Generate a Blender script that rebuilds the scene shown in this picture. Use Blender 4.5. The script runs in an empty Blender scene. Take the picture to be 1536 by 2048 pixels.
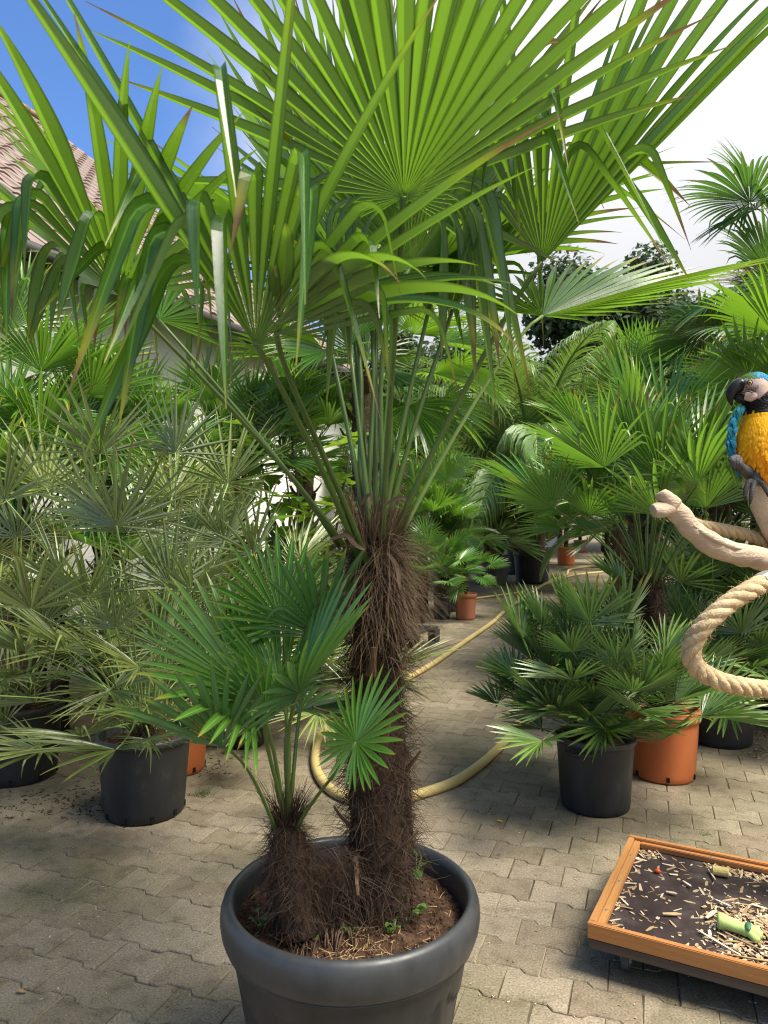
import bpy, math, random
import numpy as np
from mathutils import Vector, Matrix, noise

# ------------------------------------------------------------------ camera, sky, sun, exposure
F, H = 1480.0, 1.44            # focal length in photo pixels (1536x2048), eye height in metres
sc = bpy.context.scene
cam = bpy.data.cameras.new("camera")
cam.sensor_fit = 'VERTICAL'; cam.sensor_height = 36.0; cam.sensor_width = 27.0
cam.lens = F / 2048 * 36.0
cam.clip_start = 0.02; cam.clip_end = 2000
camo = bpy.data.objects.new("camera", cam); sc.collection.objects.link(camo)
camo.location = (0, 0, H); camo.rotation_euler = (math.radians(90), 0, 0)
sc.camera = camo
cam.dof.use_dof = True; cam.dof.focus_distance = 2.6; cam.dof.aperture_fstop = 7.0

SUN_EL, SUN_AZ = 61.0, 118.0     # azimuth clockwise from +Y (the view direction)
world = bpy.data.worlds.new("World"); sc.world = world; world.use_nodes = True
nt = world.node_tree; nt.nodes.clear()
def N(tree, t, **kw):
    n = tree.nodes.new(t)
    for k, v in kw.items(): setattr(n, k, v)
    return n
wo = N(nt, 'ShaderNodeOutputWorld'); bg = N(nt, 'ShaderNodeBackground'); bg.inputs[1].default_value = 0.10
sky = N(nt, 'ShaderNodeTexSky', sky_type='NISHITA'); sky.sun_disc = False
sky.sun_elevation = math.radians(SUN_EL); sky.sun_rotation = math.radians(SUN_AZ)
sky.air_density = 1.0; sky.dust_density = 0.6; sky.ozone_density = 2.5
tc = N(nt, 'ShaderNodeTexCoord')
# broken cloud: a white bank to the right, open blue to the left
nz = N(nt, 'ShaderNodeTexNoise'); nz.inputs['Scale'].default_value = 1.6; nz.inputs['Detail'].default_value = 8; nz.inputs['Roughness'].default_value = 0.55
dp = N(nt, 'ShaderNodeVectorMath', operation='DOT_PRODUCT'); dp.inputs[1].default_value = (0.75, 0.0, -0.12)
ma = N(nt, 'ShaderNodeMath', operation='MULTIPLY_ADD'); ma.inputs[1].default_value = 0.55
rp = N(nt, 'ShaderNodeValToRGB'); rp.color_ramp.elements[0].position = 0.08; rp.color_ramp.elements[1].position = 0.34
rp.color_ramp.interpolation = 'EASE'
mx = N(nt, 'ShaderNodeMix', data_type='RGBA')
n2 = N(nt, 'ShaderNodeTexNoise'); n2.inputs['Scale'].default_value = 2.6; n2.inputs['Detail'].default_value = 6
r2 = N(nt, 'ShaderNodeValToRGB'); r2.color_ramp.elements[0].position = 0.3; r2.color_ramp.elements[1].position = 0.7
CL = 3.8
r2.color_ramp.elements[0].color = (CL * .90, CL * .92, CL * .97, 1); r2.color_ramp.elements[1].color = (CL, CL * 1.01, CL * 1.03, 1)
nt.links.new(tc.outputs['Generated'], nz.inputs['Vector']); nt.links.new(tc.outputs['Generated'], n2.inputs['Vector']); nt.links.new(tc.outputs['Generated'], dp.inputs[0])
nt.links.new(nz.outputs['Fac'], ma.inputs[0]); nt.links.new(dp.outputs['Value'], ma.inputs[2]); nt.links.new(ma.outputs[0], rp.inputs[0])
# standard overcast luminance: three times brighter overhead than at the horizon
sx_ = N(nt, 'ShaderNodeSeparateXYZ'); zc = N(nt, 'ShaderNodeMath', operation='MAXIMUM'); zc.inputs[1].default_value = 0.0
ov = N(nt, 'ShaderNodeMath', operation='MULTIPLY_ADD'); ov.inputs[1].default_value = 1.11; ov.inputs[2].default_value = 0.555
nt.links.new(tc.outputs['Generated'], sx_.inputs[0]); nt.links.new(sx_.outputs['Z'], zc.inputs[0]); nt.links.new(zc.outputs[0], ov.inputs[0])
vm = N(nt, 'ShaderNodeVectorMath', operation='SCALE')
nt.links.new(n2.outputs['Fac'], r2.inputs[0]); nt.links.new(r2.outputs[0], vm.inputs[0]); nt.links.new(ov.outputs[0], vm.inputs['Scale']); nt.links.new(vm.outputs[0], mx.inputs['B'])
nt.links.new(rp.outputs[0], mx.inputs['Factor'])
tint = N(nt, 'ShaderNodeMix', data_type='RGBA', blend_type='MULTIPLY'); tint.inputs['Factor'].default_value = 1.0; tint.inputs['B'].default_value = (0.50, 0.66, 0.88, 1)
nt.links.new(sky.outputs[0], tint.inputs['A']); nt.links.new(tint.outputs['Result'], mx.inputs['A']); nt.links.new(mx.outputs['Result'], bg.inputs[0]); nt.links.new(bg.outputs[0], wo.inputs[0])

sl = bpy.data.lights.new("sun", 'SUN'); sl.energy = 3.2; sl.angle = math.radians(26); sl.color = (1.0, 0.94, 0.82)
so = bpy.data.objects.new("sun", sl); sc.collection.objects.link(so)
e_, a_ = math.radians(SUN_EL), math.radians(SUN_AZ)
to_sun = Vector((math.sin(a_) * math.cos(e_), math.cos(a_) * math.cos(e_), math.sin(e_)))
so.rotation_euler = to_sun.to_track_quat('Z', 'Y').to_euler()
sc.view_settings.view_transform = 'Standard'; sc.view_settings.look = 'None'
sc.view_settings.exposure = 1.46; sc.view_settings.gamma = 1.0
sc.cycles.use_denoising = True; sc.cycles.filter_width = 1.1
sc.cycles.max_bounces = 8; sc.cycles.transmission_bounces = 6; sc.cycles.diffuse_bounces = 5
sc.cycles.caustics_reflective = False; sc.cycles.caustics_refractive = False

# ------------------------------------------------------------------ helpers
UP = Vector((0, 0, 1))
def P(px, py, d): return Vector(((px - 768) / F * d, d, H - (py - 1024) / F * d))
def G(px, py, z=0.0): return P(px, py, (H - z) * F / (py - 1024))
RNG = random.Random(7)
WM = {}
def link(o): sc.collection.objects.link(o); return o
def place(o, parent, M):
    WM[o] = M
    if parent is None: o.matrix_basis = M
    else: o.parent = parent; o.matrix_basis = WM[parent].inverted() @ M
def tag(o, label=None, cat=None, group=None, kind=None):
    if label: o["label"] = label
    if cat: o["category"] = cat
    if group: o["group"] = group
    if kind: o["kind"] = kind
    return o
def thing(name, loc, label, cat, group=None):
    o = link(bpy.data.objects.new(name, None)); o.empty_display_size = 0.05
    place(o, None, Matrix.Translation(loc)); return tag(o, label, cat, group)
def mesh(name, V, Fc, mat, smooth=False, attr=None):
    me = bpy.data.meshes.new(name)
    me.from_pydata([tuple(v) for v in V] if not isinstance(V, np.ndarray) else V.tolist(), [], Fc if isinstance(Fc, list) else Fc.tolist())
    if mat: me.materials.append(mat)
    if smooth: me.polygons.foreach_set('use_smooth', [True] * len(me.polygons))
    if attr is not None:
        for an, arr in attr.items():
            ca = me.attributes.new(an, 'FLOAT_COLOR', 'POINT')
            a4 = np.ones((len(me.vertices), 4), dtype=np.float32); arr = np.asarray(arr, dtype=np.float32)
            a4[:, :arr.shape[1]] = arr
            ca.data.foreach_set('color', a4.ravel())
    me.update(); return me
def obj(name, me, parent=None, M=None):
    o = link(bpy.data.objects.new(name, me)); place(o, parent, M if M is not None else Matrix.Identity(4)); return o
class MB:
    def __init__(s): s.v = []; s.f = []; s.c = []
    def add(s, V, Fc, col=None):
        b = len(s.v); s.v += [Vector(v) for v in V]; s.f += [[i + b for i in f] for f in Fc]
        s.c += [col if col is not None else (1, 1, 1)] * len(V)
    def tube(s, pts, rads, k=8, cap=True, flat=1.0, twist=0.0, rough=0.0, rng=None, col=None):
        pts = [Vector(p) for p in pts]; n = len(pts); V = []
        t0 = (pts[1] - pts[0]).normalized(); ref = UP if abs(t0.z) < .9 else Vector((0, 1, 0))
        nrm = (ref - t0 * ref.dot(t0)).normalized()
        for i in range(n):
            t = (pts[min(i + 1, n - 1)] - pts[max(i - 1, 0)]).normalized()
            nrm = (nrm - t * nrm.dot(t)).normalized(); b = t.cross(nrm)
            for j in range(k):
                a = 2 * math.pi * j / k + twist * i; r = rads[i] * (1 + (rng.uniform(-rough, rough) if rng else 0))
                V.append(pts[i] + nrm * math.cos(a) * r * flat + b * math.sin(a) * r)
        Fc = [[i * k + j, i * k + (j + 1) % k, (i + 1) * k + (j + 1) % k, (i + 1) * k + j] for i in range(n - 1) for j in range(k)]
        if cap: Fc += [list(range(k))[::-1], [(n - 1) * k + j for j in range(k)]]
        s.add(V, Fc, col)
    def lathe(s, prof, k=48, c=(0, 0, 0), fn=None):
        V = []
        for i, (r, z) in enumerate(prof):
            for j in range(k):
                a = 2 * math.pi * j / k; rr = r + (fn(a, z, r) if fn else 0)
                V.append((c[0] + rr * math.cos(a), c[1] + rr * math.sin(a), c[2] + z))
        s.add(V, [[i * k + j, i * k + (j + 1) % k, (i + 1) * k + (j + 1) % k, (i + 1) * k + j] for i in range(len(prof) - 1) for j in range(k)])
    def box(s, x0, x1, y0, y1, z0, z1, b=0.0):
        # box with chamfered edges
        if b <= 0:
            V = [(x, y, z) for z in (z0, z1) for y in (y0, y1) for x in (x0, x1)]
            s.add(V, [[0, 2, 3, 1], [4, 5, 7, 6], [0, 1, 5, 4], [2, 6, 7, 3], [0, 4, 6, 2], [1, 3, 7, 5]]); return
        import bmesh
        bm = bmesh.new(); bmesh.ops.create_cube(bm, size=1)
        for v in bm.verts: v.co = Vector(((x0 + x1) / 2 + v.co.x * (x1 - x0), (y0 + y1) / 2 + v.co.y * (y1 - y0), (z0 + z1) / 2 + v.co.z * (z1 - z0)))
        bmesh.ops.bevel(bm, geom=list(bm.edges), offset=b, segments=2, affect='EDGES')
        bm.verts.index_update()
        s.add([v.co.copy() for v in bm.verts], [[v.index for v in f.verts] for f in bm.faces]); bm.free()
    def mesh(s, name, mat, smooth=False, cols=False):
        return mesh(name, s.v, s.f, mat, smooth, {'col': s.c} if cols else None)
def smooth_path(pts, n):
    pts = [Vector(p) for p in pts]; out = []
    m = len(pts) - 1
    for i in range(n):
        t = i / (n - 1) * m; k = min(int(t), m - 1); u = t - k
        p0, p1, p2, p3 = pts[max(k - 1, 0)], pts[k], pts[k + 1], pts[min(k + 2, m)]
        out.append(0.5 * ((2 * p1) + (p2 - p0) * u + (2 * p0 - 5 * p1 + 4 * p2 - p3) * u * u + (3 * p1 - p0 - 3 * p2 + p3) * u ** 3))
    return out

# ------------------------------------------------------------------ materials
def mat(name):
    m = bpy.data.materials.new(name); m.use_nodes = True; t = m.node_tree
    return m, t, t.nodes['Principled BSDF'], t.nodes['Material Output']
def ramp(t, cols, pos=None):
    r = N(t, 'ShaderNodeValToRGB'); e = r.color_ramp.elements
    while len(e) < len(cols): e.new(0.5)
    for i, c in enumerate(cols):
        e[i].position = pos[i] if pos else i / (len(cols) - 1); e[i].color = (*c, 1)
    return r
def nmat(name, cols, scale=8, rough=0.7, bump=0.2, bscale=60, detail=6, pos=None, spec=0.3, stretch=(1, 1, 1), coord='Object', bdist=0.004):
    m, t, b, o = mat(name)
    tcx = N(t, 'ShaderNodeTexCoord'); mpx = N(t, 'ShaderNodeMapping'); mpx.inputs['Scale'].default_value = stretch
    t.links.new(tcx.outputs[coord], mpx.inputs[0])
    n1 = N(t, 'ShaderNodeTexNoise'); n1.inputs['Scale'].default_value = scale; n1.inputs['Detail'].default_value = detail; n1.inputs['Roughness'].default_value = 0.62
    t.links.new(mpx.outputs[0], n1.inputs['Vector'])
    r = ramp(t, cols, pos); t.links.new(n1.outputs['Fac'], r.inputs[0]); t.links.new(r.outputs[0], b.inputs['Base Color'])
    b.inputs['Roughness'].default_value = rough; b.inputs['Specular IOR Level'].default_value = spec
    if bump:
        n2 = N(t, 'ShaderNodeTexNoise'); n2.inputs['Scale'].default_value = bscale; n2.inputs['Detail'].default_value = 4
        t.links.new(mpx.outputs[0], n2.inputs['Vector'])
        bn = N(t, 'ShaderNodeBump'); bn.inputs['Strength'].default_value = bump; bn.inputs['Distance'].default_value = bdist
        t.links.new(n2.outputs['Fac'], bn.inputs['Height']); t.links.new(bn.outputs[0], b.inputs['Normal'])
    return m
def leaf_mat(name, c0, c1, trans, under, tip=(0.20, 0.12, 0.05), yel=(0.40, 0.36, 0.04), rough=0.42, tmix=0.42, spec=0.35, folds=True):
    """two-sided leaf: colour varies by segment and frond, dry tips, light shines through"""
    m, t, b, o = mat(name)
    at = N(t, 'ShaderNodeAttribute', attribute_name='leaf'); sp = N(t, 'ShaderNodeSeparateColor'); t.links.new(at.outputs['Color'], sp.inputs[0])
    oi = N(t, 'ShaderNodeObjectInfo')
    tcx = N(t, 'ShaderNodeTexCoord'); nn = N(t, 'ShaderNodeTexNoise'); nn.inputs['Scale'].default_value = 7; nn.inputs['Detail'].default_value = 5
    t.links.new(tcx.outputs['Object'], nn.inputs['Vector'])
    a1 = N(t, 'ShaderNodeMath', operation='MULTIPLY'); a1.inputs[1].default_value = 0.55; t.links.new(sp.outputs['Green'], a1.inputs[0])
    a2 = N(t, 'ShaderNodeMath', operation='MULTIPLY_ADD'); a2.inputs[1].default_value = 0.5; t.links.new(oi.outputs['Random'], a2.inputs[0]); t.links.new(a1.outputs[0], a2.inputs[2])
    a3 = N(t, 'ShaderNodeMath', operation='MULTIPLY_ADD'); a3.inputs[1].default_value = 0.9; t.links.new(nn.outputs['Fac'], a3.inputs[0]); t.links.new(a2.outputs[0], a3.inputs[2])
    a4 = N(t, 'ShaderNodeMath', operation='SUBTRACT'); a4.inputs[1].default_value = 0.45; t.links.new(a3.outputs[0], a4.inputs[0])
    def mixn(a, bb, f):
        q = N(t, 'ShaderNodeMix', data_type='RGBA')
        for nm, v in (('A', a), ('B', bb)):
            if isinstance(v, tuple): q.inputs[nm].default_value = (*v, 1)
            else: t.links.new(v, q.inputs[nm])
        t.links.new(f, q.inputs['Factor']); return q.outputs['Result']
    ad0 = mixn(c0, c1, a4.outputs[0])
    # fine parallel veins and a paler midrib along every segment
    vn = N(t, 'ShaderNodeMath', operation='MULTIPLY'); vn.inputs[1].default_value = 44.0; t.links.new(at.outputs['Alpha'], vn.inputs[0])
    vs = N(t, 'ShaderNodeMath', operation='SINE'); t.links.new(vn.outputs[0], vs.inputs[0])
    vr = N(t, 'ShaderNodeMapRange'); vr.inputs['From Min'].default_value = -1; vr.inputs['To Min'].default_value = 0.78; vr.inputs['To Max'].default_value = 1.18; t.links.new(vs.outputs[0], vr.inputs['Value'])
    dm = N(t, 'ShaderNodeMath', operation='COMPARE'); dm.inputs[1].default_value = 0.5; dm.inputs[2].default_value = 0.07; t.links.new(at.outputs['Alpha'], dm.inputs[0])
    vv = N(t, 'ShaderNodeVectorMath', operation='SCALE'); t.links.new(ad0, vv.inputs[0]); t.links.new(vr.outputs[0], vv.inputs['Scale'])
    ad = mixn(vv.outputs[0], tuple(min(1, q * 1.5 + .03) for q in c1), dm.outputs[0])
    ge = N(t, 'ShaderNodeNewGeometry')
    two0 = mixn(ad, under, ge.outputs['Backfacing'])
    # pleat shading put into the colour: darker lines along the folds between segments
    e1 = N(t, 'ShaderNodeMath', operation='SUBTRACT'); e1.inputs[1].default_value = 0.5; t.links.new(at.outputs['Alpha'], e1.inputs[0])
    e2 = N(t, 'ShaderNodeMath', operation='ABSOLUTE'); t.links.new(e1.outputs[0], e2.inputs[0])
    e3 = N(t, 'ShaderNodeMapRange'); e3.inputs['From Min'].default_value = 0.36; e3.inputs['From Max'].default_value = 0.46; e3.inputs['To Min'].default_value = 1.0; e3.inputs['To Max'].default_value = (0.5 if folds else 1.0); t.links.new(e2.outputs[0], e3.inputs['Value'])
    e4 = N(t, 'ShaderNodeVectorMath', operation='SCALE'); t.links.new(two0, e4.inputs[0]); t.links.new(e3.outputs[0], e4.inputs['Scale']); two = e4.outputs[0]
    r1 = N(t, 'ShaderNodeMapRange'); r1.inputs['From Min'].default_value = 0.80; r1.inputs['From Max'].default_value = 0.98
    r2 = N(t, 'ShaderNodeMapRange'); r2.inputs['From Min'].default_value = 0.93; r2.inputs['From Max'].default_value = 1.0
    bu = N(t, 'ShaderNodeMath', operation='MULTIPLY_ADD'); bu.inputs[1].default_value = 0.30
    t.links.new(sp.outputs['Blue'], bu.inputs[0]); t.links.new(sp.outputs['Red'], bu.inputs[2])
    s2 = N(t, 'ShaderNodeMath', operation='SUBTRACT'); s2.inputs[1].default_value = 0.15; t.links.new(bu.outputs[0], s2.inputs[0])
    t.links.new(s2.outputs[0], r1.inputs['Value']); t.links.new(s2.outputs[0], r2.inputs['Value'])
    cy = mixn(two, yel, r1.outputs[0]); cf = mixn(cy, tip, r2.outputs[0])
    t.links.new(cf, b.inputs['Base Color'])
    b.inputs['Roughness'].default_value = rough; b.inputs['Specular IOR Level'].default_value = spec
    w = N(t, 'ShaderNodeTexNoise'); w.inputs['Scale'].default_value = 90; w.inputs['Detail'].default_value = 2
    t.links.new(tcx.outputs['Object'], w.inputs['Vector'])
    bn = N(t, 'ShaderNodeBump'); bn.inputs['Strength'].default_value = 0.12; bn.inputs['Distance'].default_value = 0.002
    t.links.new(w.outputs['Fac'], bn.inputs['Height']); t.links.new(bn.outputs[0], b.inputs['Normal'])
    tr = N(t, 'ShaderNodeBsdfTranslucent'); tt = mixn(trans, tip, r2.outputs[0])
    e5 = N(t, 'ShaderNodeVectorMath', operation='SCALE'); t.links.new(tt, e5.inputs[0]); t.links.new(e3.outputs[0], e5.inputs['Scale']); t.links.new(e5.outputs[0], tr.inputs[0])
    ms = N(t, 'ShaderNodeMixShader'); ms.inputs[0].default_value = tmix
    t.links.new(b.outputs[0], ms.inputs[1]); t.links.new(tr.outputs[0], ms.inputs[2]); t.links.new(ms.outputs[0], o.inputs[0])
    return m
M = {}
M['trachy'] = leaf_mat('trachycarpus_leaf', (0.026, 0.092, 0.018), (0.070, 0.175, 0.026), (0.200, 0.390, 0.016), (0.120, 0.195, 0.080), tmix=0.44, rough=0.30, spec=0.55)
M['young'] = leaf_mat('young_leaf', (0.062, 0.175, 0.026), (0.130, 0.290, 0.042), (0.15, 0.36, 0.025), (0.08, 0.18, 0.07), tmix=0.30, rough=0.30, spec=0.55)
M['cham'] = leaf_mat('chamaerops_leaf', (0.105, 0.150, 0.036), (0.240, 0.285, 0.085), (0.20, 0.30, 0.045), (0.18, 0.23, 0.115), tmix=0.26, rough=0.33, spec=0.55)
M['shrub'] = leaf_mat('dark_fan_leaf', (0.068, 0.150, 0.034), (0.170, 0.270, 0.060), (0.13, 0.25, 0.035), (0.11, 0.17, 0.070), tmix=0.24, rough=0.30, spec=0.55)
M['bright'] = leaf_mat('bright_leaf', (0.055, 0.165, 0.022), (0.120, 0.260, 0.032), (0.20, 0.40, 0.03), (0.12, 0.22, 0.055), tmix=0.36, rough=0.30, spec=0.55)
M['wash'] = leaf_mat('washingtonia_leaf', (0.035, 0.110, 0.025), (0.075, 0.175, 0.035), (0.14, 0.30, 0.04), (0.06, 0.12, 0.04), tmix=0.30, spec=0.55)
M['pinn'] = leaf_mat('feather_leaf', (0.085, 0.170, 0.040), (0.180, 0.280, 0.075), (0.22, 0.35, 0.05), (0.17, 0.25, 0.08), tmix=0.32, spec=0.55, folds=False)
M['pinnd'] = leaf_mat('dark_feather_leaf', (0.020, 0.060, 0.018), (0.040, 0.100, 0.025), (0.10, 0.22, 0.03), (0.04, 0.08, 0.03), tmix=0.3, folds=False)
M['dead'] = leaf_mat('dry_leaf', (0.26, 0.18, 0.09), (0.36, 0.27, 0.14), (0.34, 0.24, 0.10), (0.30, 0.22, 0.12), tmix=0.25, rough=0.8)
M['broad'] = leaf_mat('broad_leaf', (0.050, 0.140, 0.020), (0.100, 0.230, 0.030), (0.28, 0.45, 0.03), (0.12, 0.22, 0.06), tip=(0.1, 0.2, 0.03), yel=(0.12, 0.25, 0.03), folds=False)
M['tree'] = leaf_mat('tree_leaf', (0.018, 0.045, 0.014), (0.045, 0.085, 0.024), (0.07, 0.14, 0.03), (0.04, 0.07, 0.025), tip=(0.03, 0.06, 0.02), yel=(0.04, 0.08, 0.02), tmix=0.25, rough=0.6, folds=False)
M['petiole'] = nmat('petiole', [(0.036, 0.075, 0.016), (0.095, 0.145, 0.030)], 5, 0.38, 0.1, 120, stretch=(1, 1, 6))
M['petiole_pale'] = nmat('petiole_pale', [(0.12, 0.20, 0.05), (0.22, 0.30, 0.09)], 5, 0.42, 0.1, 120)
M['fibre'] = nmat('fibre', [(0.017, 0.011, 0.008), (0.050, 0.033, 0.023), (0.115, 0.080, 0.055)], 30, 0.85, 0, spec=0.1)
M['fibre_tan'] = nmat('fibre_tan', [(0.065, 0.040, 0.025), (0.15, 0.10, 0.064), (0.27, 0.195, 0.13)], 26, 0.85, 0, spec=0.1)
M['bark'] = nmat('palm_bark', [(0.012, 0.008, 0.006), (0.040, 0.026, 0.018), (0.085, 0.058, 0.040)], 22, 0.9, 1.0, 55, stretch=(1, 1, 0.35), spec=0.1, bdist=0.02)
M['bark_tan'] = nmat('palm_bark_tan', [(0.06, 0.042, 0.030), (0.16, 0.115, 0.080), (0.26, 0.20, 0.15)], 14, 0.9, 1.0, 40, stretch=(1, 1, 2.2), spec=0.1, bdist=0.02)
M['stub'] = nmat('leaf_stub', [(0.035, 0.020, 0.013), (0.085, 0.050, 0.032), (0.20, 0.14, 0.10)], 18, 0.8, 0.4, 60, stretch=(1, 1, 0.2))
M['tree_bark'] = nmat('tree_bark', [(0.03, 0.026, 0.022), (0.075, 0.065, 0.052)], 9, 0.9, 0.6, 30)
M['soil'] = nmat('soil', [(0.022, 0.012, 0.007), (0.075, 0.042, 0.026), (0.15, 0.095, 0.060)], 45, 0.95, 1.0, 120, pos=[0.3, 0.55, 0.8], bdist=0.012, spec=0.1)
def plastic(name, a, b, rough=0.45, sc_=6, dusty=(0.10, 0.095, 0.085)):
    m, t, bs, o = mat(name)
    tcx = N(t, 'ShaderNodeTexCoord')
    n1 = N(t, 'ShaderNodeTexNoise'); n1.inputs['Scale'].default_value = sc_; n1.inputs['Detail'].default_value = 8; n1.inputs['Roughness'].default_value = 0.7
    mpx = N(t, 'ShaderNodeMapping'); mpx.inputs['Scale'].default_value = (1, 1, 0.45)
    t.links.new(tcx.outputs['Object'], mpx.inputs[0]); t.links.new(mpx.outputs[0], n1.inputs['Vector'])
    r = ramp(t, [a, a, b, dusty], [0.0, 0.36, 0.60, 0.82]); t.links.new(n1.outputs['Fac'], r.inputs[0]); t.links.new(r.outputs[0], bs.inputs['Base Color'])
    n2 = N(t, 'ShaderNodeTexNoise'); n2.inputs['Scale'].default_value = 35; n2.inputs['Detail'].default_value = 6; t.links.new(mpx.outputs[0], n2.inputs['Vector'])
    mr = N(t, 'ShaderNodeMapRange'); mr.inputs['To Min'].default_value = rough - 0.12; mr.inputs['To Max'].default_value = rough + 0.25
    t.links.new(n2.outputs['Fac'], mr.inputs['Value']); t.links.new(mr.outputs[0], bs.inputs['Roughness'])
    bn = N(t, 'ShaderNodeBump'); bn.inputs['Strength'].default_value = 0.15; bn.inputs['Distance'].default_value = 0.003
    t.links.new(n2.outputs['Fac'], bn.inputs['Height']); t.links.new(bn.outputs[0], bs.inputs['Normal'])
    bs.inputs['Specular IOR Level'].default_value = 0.4
    return m
M['black'] = plastic('black_plastic', (0.012, 0.013, 0.014), (0.026, 0.027, 0.028), 0.42)
M['black_rim'] = plastic('black_plastic_rim', (0.020, 0.022, 0.024), (0.040, 0.042, 0.044), 0.36)
M['grey'] = plastic('worn_grey_plastic', (0.030, 0.031, 0.030), (0.085, 0.080, 0.070), 0.6, 9, (0.16, 0.145, 0.115))
M['orange'] = plastic('orange_plastic', (0.46, 0.115, 0.030), (0.52, 0.15, 0.045), 0.45, 5, (0.42, 0.17, 0.08))
M['terra'] = plastic('terracotta_plastic', (0.34, 0.105, 0.052), (0.40, 0.15, 0.085), 0.5, 5, (0.36, 0.20, 0.13))
M['dark'] = nmat('dark_hole', [(0.004, 0.004, 0.004), (0.008, 0.008, 0.007)], 5, 0.9, 0)

# ------------------------------------------------------------------ fan blades (palmate leaves)
def fan_blade(R, n=38, A=115, split=0.5, fold=0.35, pleat=0.5, wid=1.0, grav=0.5, kinkp=0.0, kink_t=(0.5, 0.8), side=0.72,
              g=(0, 0, -1), seed=0, steps=11, taper=1.7, burn=0.3, jit=0.12, droopside=0.0, kang=None, kearly=(0.2, 0.35), kstep=1.05, sway=0.0):
    """Segments radiate from the hub at the origin; local y = midrib, z = upper face. Unit metres."""
    r = np.random.default_rng(seed)
    lo, hi = (-A, A) if not isinstance(A, tuple) else A
    a = np.radians(np.linspace(lo, hi, n)); A = math.radians(max(abs(lo), abs(hi))); da = a[1] - a[0]
    aj = a + r.normal(0, jit * da, n)
    u = np.abs(a) / A
    L = R * (1 - (1 - side) * u ** 2.2) * r.uniform(0.93, 1.05, n)
    sp = R * split * (1 - 0.35 * u ** 2) * r.uniform(0.85, 1.12, n)
    f = fold * (0.6 + 0.4 * np.cos(aj))
    d = np.stack([np.sin(aj) * np.cos(f), np.cos(aj), np.abs(np.sin(aj)) * np.sin(f)], 1)
    d /= np.linalg.norm(d, axis=1)[:, None]
    nr = np.stack([-np.sign(aj) * np.sin(f), np.zeros(n), np.cos(f)], 1)
    nr -= d * (nr * d).sum(1)[:, None]; nr /= np.linalg.norm(nr, axis=1)[:, None]
    g = np.array(g, float); g /= np.linalg.norm(g)
    kink = r.random(n) < (kinkp + droopside * u ** 2)
    L = np.where(kink, L * r.uniform(.72, 1.0, n), L)
    G_ = g[None] + r.normal(0, 1, (n, 3)) * sway; G_ /= np.linalg.norm(G_, axis=1)[:, None]
    tk = r.uniform(*kink_t, n)
    if kang is not None:
        out_ = np.abs(a) > math.radians(kang); kink = kink | (out_ & (r.random(n) < .9)); tk = np.where(out_, r.uniform(*kearly, n), tk)
    gr = grav * r.uniform(0.6, 1.4, n)
    T = np.linspace(0, 1, steps + 1) ** 0.85
    pos = d * 0.012 * R
    sg = r.random(n); bn = np.where(r.random(n) < burn, r.uniform(0.5, 1.0, n), r.uniform(0, 0.45, n))
    V = np.zeros((n, steps + 1, 3, 3)); C = np.zeros((n, steps + 1, 3, 4)); C[:, :, 1, 3] = .5; C[:, :, 2, 3] = 1.0
    kd = np.zeros(n)
    for j, t in enumerate(T):
        rr = t * L
        w_in = np.tan(da / 2) * np.minimum(rr, sp) * 1.02
        k = np.clip((rr - sp) / np.maximum(L - sp, 1e-4), 0, 1)
        w = np.where(rr <= sp, w_in, np.tan(da / 2) * sp * wid * np.maximum(1 - k ** taper, 0.03))
        w = np.maximum(w, 0.0012 * R)
        lat = np.cross(d, nr)
        h = pleat * w * (1 - 0.45 * k)
        V[:, j, 0] = pos - lat * w[:, None] + nr * (h * .5)[:, None]
        V[:, j, 1] = pos - nr * (h * .5)[:, None]
        V[:, j, 2] = pos + lat * w[:, None] + nr * (h * .5)[:, None]
        C[:, j, :, 0] = t; C[:, j, :, 1] = sg[:, None]; C[:, j, :, 2] = bn[:, None]
        if j < steps:
            dt = T[j + 1] - t
            gp = G_ - d * (d * G_).sum(1)[:, None]
            ben = gr * (t ** 1.5) * dt * 2.2
            kk = kink & (t >= tk) & (kd < 2.2)
            amt = np.where(kk, kstep, 0); kd += amt
            # segments that have gone past the kink hang straight
            d2 = d + gp * (ben + amt)[:, None]
            d2 /= np.linalg.norm(d2, axis=1)[:, None]
            d = d2
            nr = nr - d * (nr * d).sum(1)[:, None]; nr /= np.linalg.norm(nr, axis=1)[:, None]
            pos = pos + d * (dt * L)[:, None]
    idx = np.arange(n * (steps + 1) * 3).reshape(n, steps + 1, 3)
    q1 = np.stack([idx[:, :-1, 0], idx[:, :-1, 1], idx[:, 1:, 1], idx[:, 1:, 0]], -1).reshape(-1, 4)
    q2 = np.stack([idx[:, :-1, 1], idx[:, :-1, 2], idx[:, 1:, 2], idx[:, 1:, 1]], -1).reshape(-1, 4)
    return V.reshape(-1, 3), np.concatenate([q1, q2]), C.reshape(-1, 4)
def frame(hub, axis, roll=0.0, hint=UP, s=1.0):
    y = Vector(axis).normalized(); z = Vector(hint) - y * Vector(hint).dot(y)
    if z.length < 1e-3: z = Vector((0, -1, 0))
    z.normalize(); x = y.cross(z)
    if roll:
        q = Matrix.Rotation(roll, 3, y); x = q @ x; z = q @ z
    m = Matrix.Identity(4)
    for i in range(3): m[i][0] = x[i] * s; m[i][1] = y[i] * s; m[i][2] = z[i] * s; m[i][3] = hub[i]
    return m
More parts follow.
